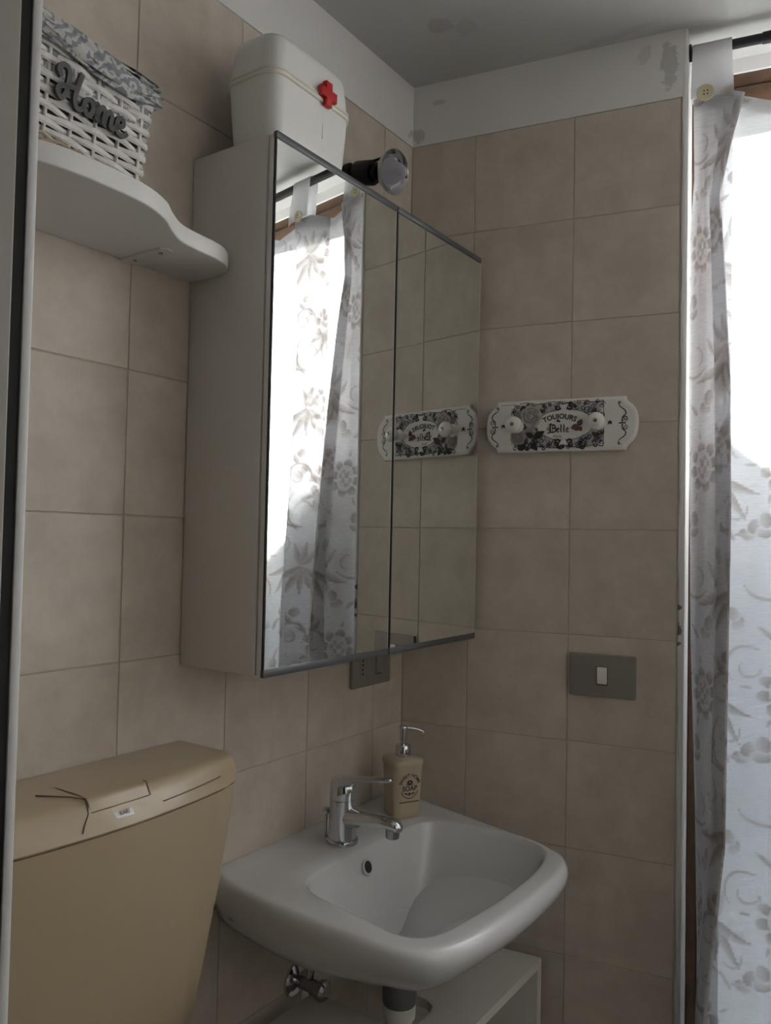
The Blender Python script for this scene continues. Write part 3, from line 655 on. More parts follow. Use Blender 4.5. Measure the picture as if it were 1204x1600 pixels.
# overflow on the back slope of the bowl
ofp = Vector((0.1315, -0.294, 0.828)); ofn = Vector((0.93, 0, 0.36))
add('overflow_rim', lathe(ofp - ofn * 0.002, ofn, [(0, 0.0125), (0.0030, 0.0120), (0.0038, 0.0100), (0.0020, 0.0085)], 28, True, False), M['sanitary'], wbn, smooth=50)
add('overflow_hole', lathe(ofp - ofn * 0.002, ofn, [(0, 0.0098), (0.0032, 0.0096)], 24), M['dark_gap'], wbn, label='dark overflow hole')
V_, F_ = text_vf('ilonda', 0.012, shear=0.25)
add('maker_mark', (V_, F_), M['green_mark'], wbn, T=lambda p: Vector((0.058 + p.x, -0.5225 - 0.0030 - 0.0000 * p.y - 0.06 * p.x, 0.806 + p.y)), label='small dark green lettering')

# ================================================================== tap
fx, fy, fz = 0.081, -0.300, 0.8597
tp = thing('basin_tap', 'chrome single lever mixer tap on the wash basin', 'tap', (fx, fy, fz))
add('base_ring', lathe((fx, fy, fz), (0, 0, 1), [(0, 0.0275), (0.004, 0.0280), (0.007, 0.0270), (0.0085, 0.0245)], 36), M['chrome'], tp, smooth=40)
add('body', lathe((fx, fy, fz + 0.007), (0, 0, 1), [(0, 0.0240), (0.02, 0.0228), (0.045, 0.0222), (0.066, 0.0225), (0.0665, 0.0215), (0.069, 0.0215)], 36), M['chrome'], tp, smooth=40)
def ell(c, d, w, h, n=20):
    """ellipse ring at c, normal d, half width w (sideways), half height h"""
    d = Vector(d).normalized(); sd = Vector((0, 1, 0)); up = d.cross(sd).normalized(); up = up if up.z > 0 else -up
    return [Vector(c) + sd * w * math.cos(2 * PI * i / n) + up * h * math.sin(2 * PI * i / n) for i in range(n)]
spz = fz + 0.046
spt = add('spout', loft([ell((fx + 0.005, fy, spz - 0.002), (1, 0, 0), 0.019, 0.020), ell((fx + 0.025, fy, spz - 0.001), (1, 0, 0), 0.0165, 0.0165), ell((fx + 0.05, fy, spz + 0.003), (1, 0, 0.06), 0.0145, 0.0125), ell((fx + 0.08, fy, spz + 0.006), (1, 0, 0.02), 0.0138, 0.0108),
                         ell((fx + 0.098, fy, spz + 0.006), (1, 0, -0.1), 0.0138, 0.0108), ell((fx + 0.109, fy, spz + 0.004), (1, 0, -0.4), 0.0130, 0.0100), ell((fx + 0.1155, fy, spz - 0.0005), (1, 0, -0.8), 0.0100, 0.0075), ell((fx + 0.118, fy, spz - 0.004), (1, 0, -1.2), 0.004, 0.003)]), M['chrome'], tp, smooth=60)
add('aerator', lathe((fx + 0.103, fy, spz - 0.0165), (0, 0, 1), [(0, 0.0098), (0.001, 0.0112), (0.010, 0.0118), (0.020, 0.0110)], 24), M['chrome_dull'], spt, smooth=40)
# cap and lever
cz = fz + 0.0755
add('cap', lathe((fx, fy, cz), (0.10, 0, 1), [(0, 0.0220), (0.010, 0.0228), (0.020, 0.0222), (0.028, 0.0185), (0.033, 0.012), (0.035, 0.0)], 36), M['chrome'], tp, smooth=60)
lvr = add('lever', loft([ell((fx - 0.018, fy, cz + 0.015), (1, 0, 0.5), 0.012, 0.008), ell((fx - 0.010, fy, cz + 0.0225), (1, 0, 0.45), 0.0205, 0.012), ell((fx + 0.012, fy, cz + 0.0285), (1, 0, 0.22), 0.0200, 0.0105), ell((fx + 0.035, fy, cz + 0.034), (1, 0, 0.2), 0.0150, 0.0062), ell((fx + 0.060, fy, cz + 0.0395), (1, 0, 0.2), 0.0125, 0.0045), ell((fx + 0.085, fy, cz + 0.044), (1, 0, 0.12), 0.0110, 0.0042), ell((fx + 0.097, fy, cz + 0.0455), (1, 0, 0.05), 0.0088, 0.0036), ell((fx + 0.1005, fy, cz + 0.0458), (1, 0, 0), 0.004, 0.0018)]), M['chrome'], tp, smooth=60)
add('pop_up_knob', join(tube([(fx - 0.032, fy - 0.004, fz), (fx - 0.032, fy - 0.004, fz + 0.042)], 0.0028, 10), lathe((fx - 0.032, fy - 0.004, fz + 0.040), (0, 0, 1), [(0, 0.003), (0.004, 0.0065), (0.010, 0.0065), (0.013, 0.004)], 16)), M['chrome'], tp, smooth=50)

# ================================================================== soap dispenser
sx_, sy_, sz_ = 0.0835, -0.1195, 0.8598
srot = math.radians(-29.5)
so = thing('soap_dispenser', 'cream ceramic soap dispenser with chrome pump in the basin corner', 'soap dispenser', (sx_, sy_, sz_))
def TS(p): c, s = math.cos(srot), math.sin(srot); return Vector((sx_ + p[0] * c - p[1] * s, sy_ + p[0] * s + p[1] * c, sz_ + p[2]))
def sq(z, w, r, rib=0.0, k=9):
    out = []; base = rrect(0, 0, w, w, r, 6); n = len(base)
    for i in range(n):
        a, b2 = Vector(base[i]), Vector(base[(i + 1) % n]); m = 16 if i % 7 == 6 else 1
        for j in range(m):
            p = a + (b2 - a) * j / m
            if m > 1 and rib and abs(p.x) < abs(p.y): p = p * (1 - rib * (j % 2))      # ribbed left and right faces only
            out.append((p.x, p.y, z))
    return out
add('bottle', loft([sq(0, 0.049, 0.010), sq(0.002, 0.0525, 0.012), sq(0.012, 0.0545, 0.013, 0.02), sq(0.04, 0.0575, 0.0135, 0.03), sq(0.085, 0.0615, 0.0145, 0.03), sq(0.0925, 0.0620, 0.015, 0.0), sq(0.095, 0.0655, 0.016), sq(0.1005, 0.0665, 0.0165), sq(0.1035, 0.0655, 0.016), sq(0.1060, 0.060, 0.014), sq(0.1075, 0.048, 0.012), sq(0.1085, 0.034, 0.010)]), M['soap'], so, TS, smooth=45)
pump = add('pump_collar', lathe((0, 0, 0.1075), (0, 0, 1), [(0, 0.0138), (0.002, 0.0145), (0.019, 0.0142), (0.0215, 0.0125), (0.0222, 0.006)], 28), M['chrome'], so, TS, smooth=40)
add('pump_stem', lathe((0, 0, 0.128), (0, 0, 1), [(0, 0.0048), (0.008, 0.0048), (0.0085, 0.0068), (0.030, 0.0068), (0.0305, 0.0080), (0.034, 0.0080), (0.0355, 0.0068)], 24), M['chrome'], so, TS, smooth=40)
nd = TS((0.0, 0, 0)) ; 
add('nozzle', tube([TS((0.0, 0, 0.1605)) + Vector((0.76, 0.65, 0)) * t + Vector((0, 0, -dz)) for t, dz in ((0.004, 0), (0.018, 0.002), (0.030, 0.0045), (0.0375, 0.0075), (0.0385, 0.0105))], [0.0034, 0.0030, 0.0027, 0.0024, 0.0024], 10), M['chrome'], so, smooth=60)
# printed label on the face that looks to the right of the camera (+x in the bottle's frame)
def TL(p):  # p.x to the right of the reader, p.y up
    w = 0.0540 + 0.0090 * (p.y / 0.1); return TS((w / 2 + 0.00045 + p.z, p.x, p.y))
lp = []
lp.append(shift(arc_text(text_vf('SWEET HOME', 0.0086, bold=0.0002), 0.019), 0, 0.0790))
lp.append(shift(text_vf('SOAP', 0.0125, bold=0.0003), 0.0, 0.0545))
for i in range(7): lp.append(disc2(0.0 + 0.0042 * math.cos(i * 0.9), 0.0660 + 0.0028 * math.sin(i * 0.9), 0.0020, 0.0018))
lp.append(ribbon2([(-0.0075, 0.0625), (0, 0.0612), (0.0075, 0.0625)], 0.0006))
lp.append(ribbon2([(0.0175 * math.sin(t), 0.0560 - 0.0195 * math.cos(t)) for t in np.linspace(-1.25, 1.25, 24)], 0.0007))
lp.append(ribbon2([(0.0140 * math.sin(t), 0.0570 - 0.0150 * math.cos(t)) for t in np.linspace(-0.9, 0.9, 20)], 0.0004))
lp.append(disc2(0, 0.0450, 0.0026, 0.0022)); lp.append(leaf2(0.003, 0.0452, 0.009, 0.0011, 0.15)); lp.append(leaf2(-0.003, 0.0452, 0.009, 0.0011, PI - 0.15))
lp.append(ribbon2([(-0.0205, 0.0300), (0.0205, 0.0300)], 0.0009))
add('label_print', join(*lp), M['ink'], so, T=TL, recalc=False, label='black printed label reading SWEET HOME SOAP')

# ================================================================== switch plate and socket plate
def plate_on(T, w, h, th=0.008): return prism(rrect(0, 0, w, h, 0.003, 3), 0.0, th, 0.002, 3)
swc = (0.4045, 1.1283)
sw = thing('light_switch', 'bronze light switch plate with one cream rocker below the hook rack', 'switch', tuple(TB((swc[0], 0, swc[1]))), ROTB)
TSW = lambda p: TB((swc[0] + p.x, p.z + 0.0006, swc[1] + p.y))
add('plate', plate_on(None, 0.1215, 0.0785), M['plate'], sw, TSW, smooth=40)
add('rocker_gap', prism(rrect(0, 0.0, 0.0205, 0.034, 0.001, 2), 0.004, 0.0084), M['dark_gap'], sw, TSW)
add('rocker', [prism(rrect(0, 0.0006, 0.0180, 0.0312, 0.001, 2), 0.005, 0.0108, 0.001, 2)][0], M['rocker'], sw, TSW, smooth=40, label='cream rocker')
pcy, pcz = -0.1188, 1.128
pk = thing('socket_plate', 'bronze socket plate on the wall just under the mirror cabinet', 'socket', (0.001, pcy, pcz))
TP = lambda p: Vector((p.z + 0.0006, pcy + p.x, pcz + p.y))
add('plate', plate_on(None, 0.1255, 0.0765), M['plate'], pk, TP, smooth=40)
add('socket_insert', prism(rrect(-0.030, 0, 0.0215, 0.044, 0.001, 2), 0.004, 0.0088), M['plate'], pk, TP)
for dz in (-0.0125, -0.004, 0.0045, 0.013):
    add('socket_hole', prism([(-0.0325 + 0.0022 * math.cos(a), dz + 0.0026 * math.sin(a)) for a in np.linspace(0, 2 * PI, 12, endpoint=False)], 0.0085, 0.0092), M['dark_gap'], pk, TP)
add('insert_gap', box(-0.0192, -0.0182, -0.022, 0.022, 0.006, 0.0084), M['dark_gap'], pk, TP)
add('rocker_gap', prism(rrect(0.022, 0, 0.0215, 0.037, 0.001, 2), 0.004, 0.0083), M['dark_gap'], pk, TP)
add('rocker', prism(rrect(0.0215, 0.0008, 0.0200, 0.0345, 0.001, 2), 0.005, 0.0105, 0.001, 2), M['plate'], pk, TP, smooth=40)

# ================================================================== hook rack
RU, RZ = 0.3205, 1.5985
rk = thing('hook_rack', 'white decorated hook rack with two porcelain knobs, reading Toujours Belle', 'hook rack', tuple(TB((RU, 0, RZ))), ROTB)
TR = lambda p: TB((RU + p[0], p[2] + 0.0006, RZ + p[1]))
hw, hh = 0.1225, 0.0505
lobe = [(hw, hh), (hw + 0.001, hh - 0.006), (hw + 0.0045, hh - 0.0105), (hw + 0.0125, hh - 0.017), (hw + 0.0185, hh - 0.026), (hw + 0.0218, hh - 0.038), (hw + 0.0225, 0.0)]
rt = lobe + [(x, -y) for x, y in reversed(lobe[:-1])]
board = rt + [(-x, y) for x, y in reversed(rt)]
add('board', prism(board, 0.0, 0.0135, 0.0035, 3), M['rack_white'], rk, TR, smooth=50)
inner = [(x * 0.965, y * 0.90) for x, y in board]
add('raised_panel', prism(inner, 0.012, 0.0142, 0.0008, 1), M['rack_white'], rk, TR, smooth=40)
H0 = 0.01445
pr = lambda nm, parts, m, h, lab=None: add(nm, join(*[([(v[0], v[1], h) for v in p[0]], p[1]) for p in parts]), m, rk, TR, recalc=False, label=lab)
# frame ornament: grey ground between rectangle and oval, scrolls over it
x0, x1, zt, zb = -0.090, 0.082, 0.0440, -0.0440
ox, oz, oa, ob = 0.010, 0.001, 0.052, 0.0275
gr = []
for i in range(48):
    a0, a1 = 2 * PI * i / 48, 2 * PI * (i + 1) / 48
    def edge(a):
        dx, dz = math.cos(a), math.sin(a); tx = ((x1 if dx > 0 else x0) - ox) / dx if abs(dx) > 1e-9 else 1e9; tz = ((zt if dz > 0 else zb) - oz) / dz if abs(dz) > 1e-9 else 1e9
        t = min(tx, tz) * (0.97 + 0.035 * math.sin(a * 14)); return (ox + dx * t, oz + dz * t)
    inn = lambda a: (ox + oa * (1.04 + 0.05 * math.sin(9 * a)) * math.cos(a), oz + ob * (1.06 + 0.06 * math.sin(9 * a)) * math.sin(a))
    gr.append(poly2([inn(a0), edge(a0), edge(a1), inn(a1)]))
pr('ornament_ground', gr, M['ink_light'], H0)
sc = []
for i in range(420):
    x, z = random.uniform(x0, x1), random.uniform(zb, zt)
    q = ((x - ox) / (oa * 1.12)) ** 2 + ((z - oz) / (ob * 1.22)) ** 2
    if q < 1 or x < -0.075 and random.random() < 0.4: continue
    r = random.uniform(0.0030, 0.0070); r = min(r, zt - z + 0.004, z - zb + 0.004)
    sc.append(spiral2(x, z, max(r, 0.0022), random.uniform(0.9, 1.6), random.uniform(0, 6.28), random.choice((-1, 1)), random.uniform(0.0004, 0.00075), 18))
for sgz in (1, -1):
    sc.append(ribbon2([(x, oz + sgz * (zt - 0.0015 - 0.002 * math.sin(x * 120))) for x in np.linspace(x0 + 0.012, x1, 40)], 0.0006))
    sc.append(ribbon2([(ox + oa * 1.05 * math.cos(a), oz + sgz * ob * 1.08 * math.sin(a)) for a in np.linspace(0.15, PI - 0.15, 40)], 0.0006))
    for k in (-1, 1): sc.append(spiral2(ox - 0.002 + k * 0.012, oz + sgz * 0.033, 0.0065, 1.3, PI / 2 * sgz, k * sgz, 0.0012, 22))
sc.append(ribbon2([(x1, zb + 0.002), (x1 + 0.001, 0), (x1, zt)], 0.0006))
pr('ornament_scrolls', sc, M['ink'], H0 + 0.0002, 'black scrollwork print')
med = [poly2([(ox - 0.002 + 0.009 * a, oz + s * (0.0345 + 0.006 * b)) for a, b in ((-1, 1), (-0.7, -0.2), (-0.35, -1), (0.35, -1), (0.7, -0.2), (1, 1), (0.4, 0.6), (-0.4, 0.6))]) for s in (1, -1)]
for md in med: pr('medallion', [md], M['rack_white'], H0 + 0.0003)
# end scrolls
for sgx, xc in ((-1, -0.1265), (1, 0.1165)):
    es = []
    for s in (1, -1):
        pts = catmull([(xc + sgx * 0.000, 0.0), (xc - sgx * 0.0005, s * 0.010), (xc + sgx * 0.006, s * 0.017), (xc + sgx * 0.004, s * 0.024), (xc - sgx * 0.005, s * 0.031), (xc - sgx * 0.007, s * 0.036)], 6)
        n = len(pts); es.append(ribbon2(pts, [0.0004 + 0.0006 * math.sin(PI * i / (n - 1)) for i in range(n)]))
        es.append(spiral2(xc - sgx * 0.0055, s * 0.0375, 0.0030, 1.2, 0, s * sgx, 0.0006, 18)); es.append(spiral2(xc + sgx * 0.0045, s * 0.0085, 0.0052, 1.3, -s * PI / 2, s * sgx, 0.0006, 20))
        es.append(leaf2(xc, s * 0.001, 0.0065, 0.0012, s * PI / 2))
    for a in (0, PI): es.append(leaf2(xc, 0.0, 0.0075, 0.0013, a))
    dx = -0.110 if sgx < 0 else 0.094
    for a in (0.6, PI - 0.6, -0.6, PI + 0.6, PI / 2): es.append(leaf2(dx, 0.001, 0.0055, 0.0013, a))
    if sgx < 0: es.append(ribbon2([(-0.115, 0.0425), (-0.085, 0.0432)], 0.0004))
    tag(pr('end_scroll', es, M['ink'], H0 + 0.0002), kind='stuff')
# roses
def rose(nm, cx_, cz_, R, m1, m2, h):
    lay = [(1.0, 7, m1), (0.78, 6, m2), (0.62, 6, m1), (0.42, 5, m2), (0.27, 4, m1)]
    for li, (rr, k, mm) in enumerate(lay):
        ps = []
        for i in range(k):
            a = 2 * PI * i / k + li * 0.7; ps.append(disc2(cx_ + R * rr * 0.62 * math.cos(a), cz_ + R * rr * 0.62 * math.sin(a), R * rr * 0.46, R * rr * 0.46, n=14))
        ps.append(disc2(cx_, cz_, R * rr * 0.7, R * rr * 0.7)); pr(nm, ps, mm, h + 0.00012 * li)
    pr(nm, [spiral2(cx_, cz_, R * 0.75, 2.6, 1.0, 1, 0.0005, 50), spiral2(cx_ + R * .1, cz_, R * 0.98, 0.6, 2.4, 1, 0.0004, 24), spiral2(cx_, cz_ - R * .1, R * 0.9, 0.5, 4.6, 1, 0.0004, 24)], M['ink_grey'], h + 0.00075)
rose('rose_print', -0.0545, 0.0195, 0.0205, M['rose1'], M['rose2'], H0 + 0.0004)
rose('rose_print', -0.0800, -0.0210, 0.0150, M['rose3'], M['rose2'], H0 + 0.0004)
rose('rose_print', -0.0560, -0.0130, 0.0110, M['rose3'], M['rose1'], H0 + 0.0003)
rose('rose_print', -0.0820, 0.0230, 0.0085, M['rose3'], M['rose2'], H0 + 0.0002)
lv = [leaf2(-0.050, -0.024, 0.026, 0.0072, 0.55), leaf2(-0.050, -0.022, 0.018, 0.0055, 2.6), leaf2(-0.078, -0.047, 0.020, 0.0062, 0.75), leaf2(-0.054, -0.036, 0.018, 0.0040, -0.75), leaf2(-0.048, -0.030, 0.012, 0.004, -1.6)]
pr('leaf_print', lv, M['ink'], H0 + 0.0012)
# butterfly
bx, bz = 0.036, -0.003
bf = [leaf2(bx, bz, 0.0155, 0.0058, PI + 0.25), leaf2(bx, bz, 0.0145, 0.0055, 1.15), leaf2(bx, bz - 0.001, 0.0110, 0.0045, -0.9), leaf2(bx, bz - 0.001, 0.0100, 0.004, PI + 1.0)]
pr('butterfly_print', bf, M['butterfly'], H0 + 0.0005)
# lettering
t1 = arc_text(text_vf('TOUJOURS', 0.0138, bold=0.00035), 0.075)
# small serifs make the capitals read as a slab face
pr('lettering', [shift(t1, 0.0005, 0.0165, 0.95, 1.0)], M['ink'], H0 + 0.0006, 'black lettering reading TOUJOURS')
bel = []
def st(pts, w=0.0009): bel.append(ribbon2(catmull(pts, 6), w))
gx, gz = -0.020, -0.0145
for (pts, w) in (([(0.0005, 0.0150), (0.004, 0.0175), (0.0075, 0.0150), (0.011, 0.0165)], 0.0011), ([(0.0035, 0.0165), (0.0025, 0.009), (0.0035, 0.001)], 0.0014), ([(0.0075, 0.0155), (0.0068, 0.009), (0.0075, 0.002)], 0.0007),
                 ([(0.0070, 0.0145), (0.0125, 0.0130), (0.0120, 0.0100), (0.0075, 0.0088)], 0.0010), ([(0.0075, 0.0090), (0.0135, 0.0075), (0.0130, 0.0030), (0.0080, 0.0008), (0.0020, 0.0012), (-0.0015, -0.0010)], 0.0012), ([(-0.0005, 0.0110), (-0.0025, 0.0080), (-0.0005, 0.0050), (0.0020, 0.0055)], 0.0007)):
    st([(gx + x, gz + z) for x, z in pts], w)
for ex in (0.0155, 0.0335):
    st([(gx + ex + 0.0002, gz + 0.0050), (gx + ex + 0.0035, gz + 0.0068), (gx + ex + 0.0030, gz + 0.0092), (gx + ex + 0.0008, gz + 0.0080), (gx + ex + 0.0004, gz + 0.0030), (gx + ex + 0.0022, gz + 0.0008), (gx + ex + 0.0042, gz + 0.0024)], 0.0009)
for lx2 in (0.0225, 0.0282):
    st([(gx + lx2 - 0.0005, gz + 0.0150), (gx + lx2 + 0.0008, gz + 0.0140), (gx + lx2 + 0.0006, gz + 0.0030), (gx + lx2 + 0.0024, gz + 0.0010)], 0.0011)
pr('lettering', bel, M['ink'], H0 + 0.0006, 'black letter script reading Belle')
pr('lettering', [shift(text_vf('Paris', 0.0085, shear=0.2), -0.004, -0.0215)], M['ink'], H0 + 0.0006, 'small black lettering under Belle')
pr('flourish', [disc2(-0.0035, 0.0078, 0.0022, 0.0018), disc2(0.0005, 0.0068, 0.0018, 0.0015), leaf2(-0.003, 0.006, 0.006, 0.0014, 0.7), leaf2(-0.001, 0.006, 0.005, 0.0012, 2.5)], M['ink'], H0 + 0.0006)
# knobs
for kx, kz in ((-0.0830, 0.0005), (0.0725, 0.0020)):
    k = add('knob', lathe((kx, kz, 0.013), (0, 0, 1), [(0, 0.0135), (0.003, 0.0135), (0.005, 0.0095), (0.010, 0.0080), (0.016, 0.0095), (0.020, 0.0140), (0.025, 0.0162), (0.030, 0.0158), (0.034, 0.0125), (0.036, 0.0080), (0.0372, 0.0055), (0.0374, 0.0)], 32), M['knob_white'], rk, TR, smooth=50, label='white porcelain knob')
    add('screw_cap', lathe((kx, kz, 0.0500), (0, 0, 1), [(0, 0.0040), (0.0016, 0.0036), (0.0022, 0.0)], 16), M['chrome_dull'], k, TR, smooth=50)

# ================================================================== curtain rod and curtain
ROD_Z, ROD_O = 2.2965, -0.030
rod = thing('curtain_rod', 'thin black curtain rod high in the window niche', 'rod', tuple(TB((1.15, ROD_O, ROD_Z))), ROTB)
add('pole', lathe((NU0 + 0.001, ROD_O, ROD_Z), (1, 0, 0), [(0, 0.0088), (0.125, 0.0088)], 20), M['black_rod'], rod, TB, smooth=40)
add('pole_sleeve', lathe((NU0 + 0.124, ROD_O, ROD_Z), (1, 0, 0), [(0, 0.0088), (0.001, 0.0104), (NU1 - NU0 - 0.126, 0.0104)], 20), M['black_rod'], rod, TB, smooth=40)
for u0 in (NU0 + 0.0004, NU1 - 0.0054): add('end_cap', lathe((u0, ROD_O, ROD_Z), (1, 0, 0), [(0, 0.0155), (0.004, 0.0150), (0.005, 0.010)], 24), M['black_rod'], rod, TB, smooth=40)

PW_, PH_ = 0.30, 0.40        # repeat of the printed pattern
BASE = np.array([0.80, 0.80, 0.82]); INK = np.array([0.33, 0.275, 0.235])
def print_colour(s, z):
    """floral print: returns colour per vertex from cloth coordinates"""
    dark = np.zeros_like(s)
    def wrap(cx, cz):
        return (s - cx + PW_ / 2) % PW_ - PW_ / 2, (z - cz + PH_ / 2) % PH_ - PH_ / 2
    def ellipse(cx, cz, a, b, rot, lo, hi, grad=0.0, soft=0.12):
        nonlocal dark
        x, y = wrap(cx, cz); c, q = math.cos(rot), math.sin(rot); X, Y = (x * c + y * q) / a, (-x * q + y * c) / b
        d = np.sqrt(X * X + Y * Y); m = np.clip((1.0 - d) / soft, 0, 1)
        val = np.clip(lo + (hi - lo) * np.clip(0.5 + 0.5 * (X * math.cos(grad) + Y * math.sin(grad)), 0, 1) ** 1.3, 0, 1)
        halo = np.clip((1.22 - d) / 0.1, 0, 1); dark = dark * (1 - halo * 0.8); dark = np.maximum(dark * (1 - m), m * val)
    def leaf(cx, cz, L, W, rot, bend, lo, hi):
        nonlocal dark
        x, y = wrap(cx + 0.5 * L * math.cos(rot), cz + 0.5 * L * math.sin(rot)); c, q = math.cos(rot), math.sin(rot)
        X, Y = (x * c + y * q) / L + 0.5, -x * q + y * c
        ok = (X > 0) & (X < 1); Xc = np.clip(X, 0, 1); Y = Y - bend * Xc * Xc; w = W * np.sin(PI * Xc ** 0.75) + 1e-6
        m = np.where(ok, np.clip((1 - np.abs(Y) / w) * 4, 0, 1), 0)
        val = lo + (hi - lo) * np.clip(0.5 + 0.5 * Y / w, 0, 1)
        dark = np.maximum(dark * (1 - m), m * val)
    def arc(cx, cz, r, a0, a1, w, v):
        nonlocal dark
        x, y = wrap(cx, cz); rr = np.hypot(x, y); a = np.arctan2(y, x); a = np.where(a < a0, a + 2 * PI, a); t = (a - a0) / (a1 - a0)
        m = np.where((t > 0) & (t < 1), np.clip(1.5 - np.abs(rr - r) / (w * (0.4 + 0.9 * np.sin(PI * np.clip(t, 0, 1)))), 0, 1), 0); dark = np.maximum(dark, m * v)
    for cx, cz, n, ro in ((0.095, 0.10, 5, 0.3), (0.235, 0.30, 5, 1.1)):           # leaf fans
        for i in range(n): leaf(cx, cz, 0.075 + 0.02 * (i % 2), 0.0105, -PI / 2 + (i - (n - 1) / 2) * 0.42, 0.012 * (i - 2), 0.20, 0.85)
        for i in range(3): leaf(cx, cz + 0.004, 0.06, 0.009, PI / 2 + (i - 1) * 0.7 + 0.2, 0.012 * (1 - i), 0.15, 0.7)
    for cx, cz in ((0.205, 0.115), (0.045, 0.315)):                                 # round flowers
        for i in range(8):
            a = 2 * PI * i / 8 + 0.2; ellipse(cx + 0.028 * math.cos(a), cz + 0.034 * math.sin(a), 0.0135, 0.0105, a, 0.95, 0.25, 0.0)
        for i in range(5):
            a = 2 * PI * i / 5 + 0.5; leaf(cx + 0.044 * math.cos(a), cz + 0.05 * math.sin(a), 0.022, 0.0035, a, 0.002, 0.3, 0.7)
        ellipse(cx, cz, 0.0185, 0.0265, 0.1, 0.06, 0.12)
        x, y = wrap(cx, cz); chk = ((np.floor(x / 0.009) + np.floor(y / 0.011)) % 2) * ((x / 0.015) ** 2 + (y / 0.022) ** 2 < 1); dark = np.maximum(dark, chk * 0.55)
        arc(cx, cz, 0.0165, 0, 6.0, 0.0008, 0.4)
    for i, (cx, cz, r) in enumerate(((0.15, 0.215, 0.6), (0.285, 0.195, -0.5), (0.12, 0.375, 1.3), (0.015, 0.20, 0.2), (0.165, 0.335, -0.8), (0.275, 0.035, 0.9), (0.05, 0.02, -0.3))):   # paired petals
        ellipse(cx, cz, 0.0150, 0.0110, r, 0.15, 0.85, 2.0 + i); ellipse(cx + 0.018 * math.cos(r + 1.3), cz + 0.022 * math.sin(r + 1.3), 0.0120, 0.0150, r, 0.75, 0.2, i)
        leaf(cx - 0.02, cz - 0.012, 0.035, 0.005, r + 2.5, 0.006, 0.3, 0.75)
    for cx, cz, r, a0, a1 in ((0.14, 0.16, 0.045, 0.3, 2.4), (0.26, 0.245, 0.04, 2.2, 4.6), (0.09, 0.245, 0.05, -1.2, 0.9), (0.20, 0.03, 0.045, 1.2, 3.6), (0.02, 0.12, 0.04, 3.5, 5.6), (0.11, 0.33, 0.03, 0, 3.8), (0.29, 0.36, 0.035, 1.0, 4.0)):
        arc(cx, cz, r, a0, a1, 0.0022, 0.6); arc(cx + 0.006, cz - 0.004, r * 0.45, a0 + 1.5, a1 + 2.2, 0.0018, 0.5)
    k = np.clip(dark, 0, 1)[:, None]
    return BASE * (1 - k) + INK * k

def interp(z, tab):
    zs = [t[0] for t in tab]; return np.interp(z, zs, [t[1] for t in tab])
F1U = [(0.05, 0.570), (0.60, 0.592), (0.87, 0.617), (1.43, 0.622), (1.66, 0.619), (1.9, 0.607), (2.0, 0.600), (2.1, 0.618), (2.2, 0.640)]
F1O = [(0.05, 0.075), (0.6, 0.078), (1.2, 0.068), (1.5, 0.042), (1.88, 0.010), (2.1, -0.012), (2.2, -0.018)]
AU = [(0.05, 0.585), (0.6, 0.572), (0.9, 0.566), (1.2, 0.556), (1.67, 0.549), (1.95, 0.549), (2.05, 0.556), (2.2, 0.553)]
F2U = [(0.05, 0.78), (1.25, 0.780), (1.5, 0.785), (1.9, 0.800), (2.2, 0.83)]
F2O = [(0.05, 0.045), (1.2, 0.032), (1.5, 0.012), (1.9, -0.012), (2.2, -0.018)]
def key_line(z):
    f1u, f1o, f2u, f2o, au = (float(interp(z, t)) for t in (F1U, F1O, F2U, F2O, AU))
    w = 0.006 * math.sin(z * 5.0)
    k = [(au, -0.028), ((au + f1u) / 2 - 0.004, (f1o - 0.028) / 2 + 0.004), (f1u, f1o), (f1u - 0.018, f1o - 0.016), (0.578, -0.036), (0.60, -0.044), (0.645 + w, -0.040), (0.690, -0.044),
         ((0.695 + f2u) / 2, (f2o - 0.044) / 2 + 0.003), (f2u, f2o), (f2u - 0.02, f2o - 0.014), (0.712, -0.036), (0.725, -0.050), (0.83, -0.042 + w), (0.89, -0.046)]
    for c in (1.03, 1.23, 1.43, 1.62):
        k += [(c - 0.075, -0.03 + f2o * 0.5), (c - 0.03, f2o), (c - 0.05, f2o - 0.014), (c - 0.075, -0.040), (c - 0.05, -0.048), (c + 0.02, -0.040 + w), (c + 0.07, -0.046)]
    k += [(NU1 - 0.03, -0.040), (NU1 - 0.008, -0.042)]
    return k
NC = 640
ref = np.array(catmull(key_line(1.4), 24)); dl = np.r_[0, np.cumsum(np.hypot(*np.diff(ref, axis=0).T))]; SL = dl[-1]
tpar = np.interp(np.linspace(0, SL, NC), dl, np.linspace(0, 1, len(ref)))
sv = np.linspace(0, SL, NC)
zrows = np.r_[np.linspace(0.03, 0.5, 60, endpoint=False), np.linspace(0.5, 2.2, 560)]
def heading(u, t):      # top hem sags between the tabs
    c = np.minimum(np.abs(u - 0.588), np.minimum(np.abs(u - 0.80), np.minimum(np.minimum(np.abs(u - 1.03), np.abs(u - 1.26)), np.minimum(np.abs(u - 1.49), np.abs(u - 1.70)))))
    return 2.206 - 0.030 * np.clip((c - 0.03) / 0.09, 0, 1)
Vc = np.zeros((len(zrows), NC, 3)); Sz = np.zeros((len(zrows), NC))
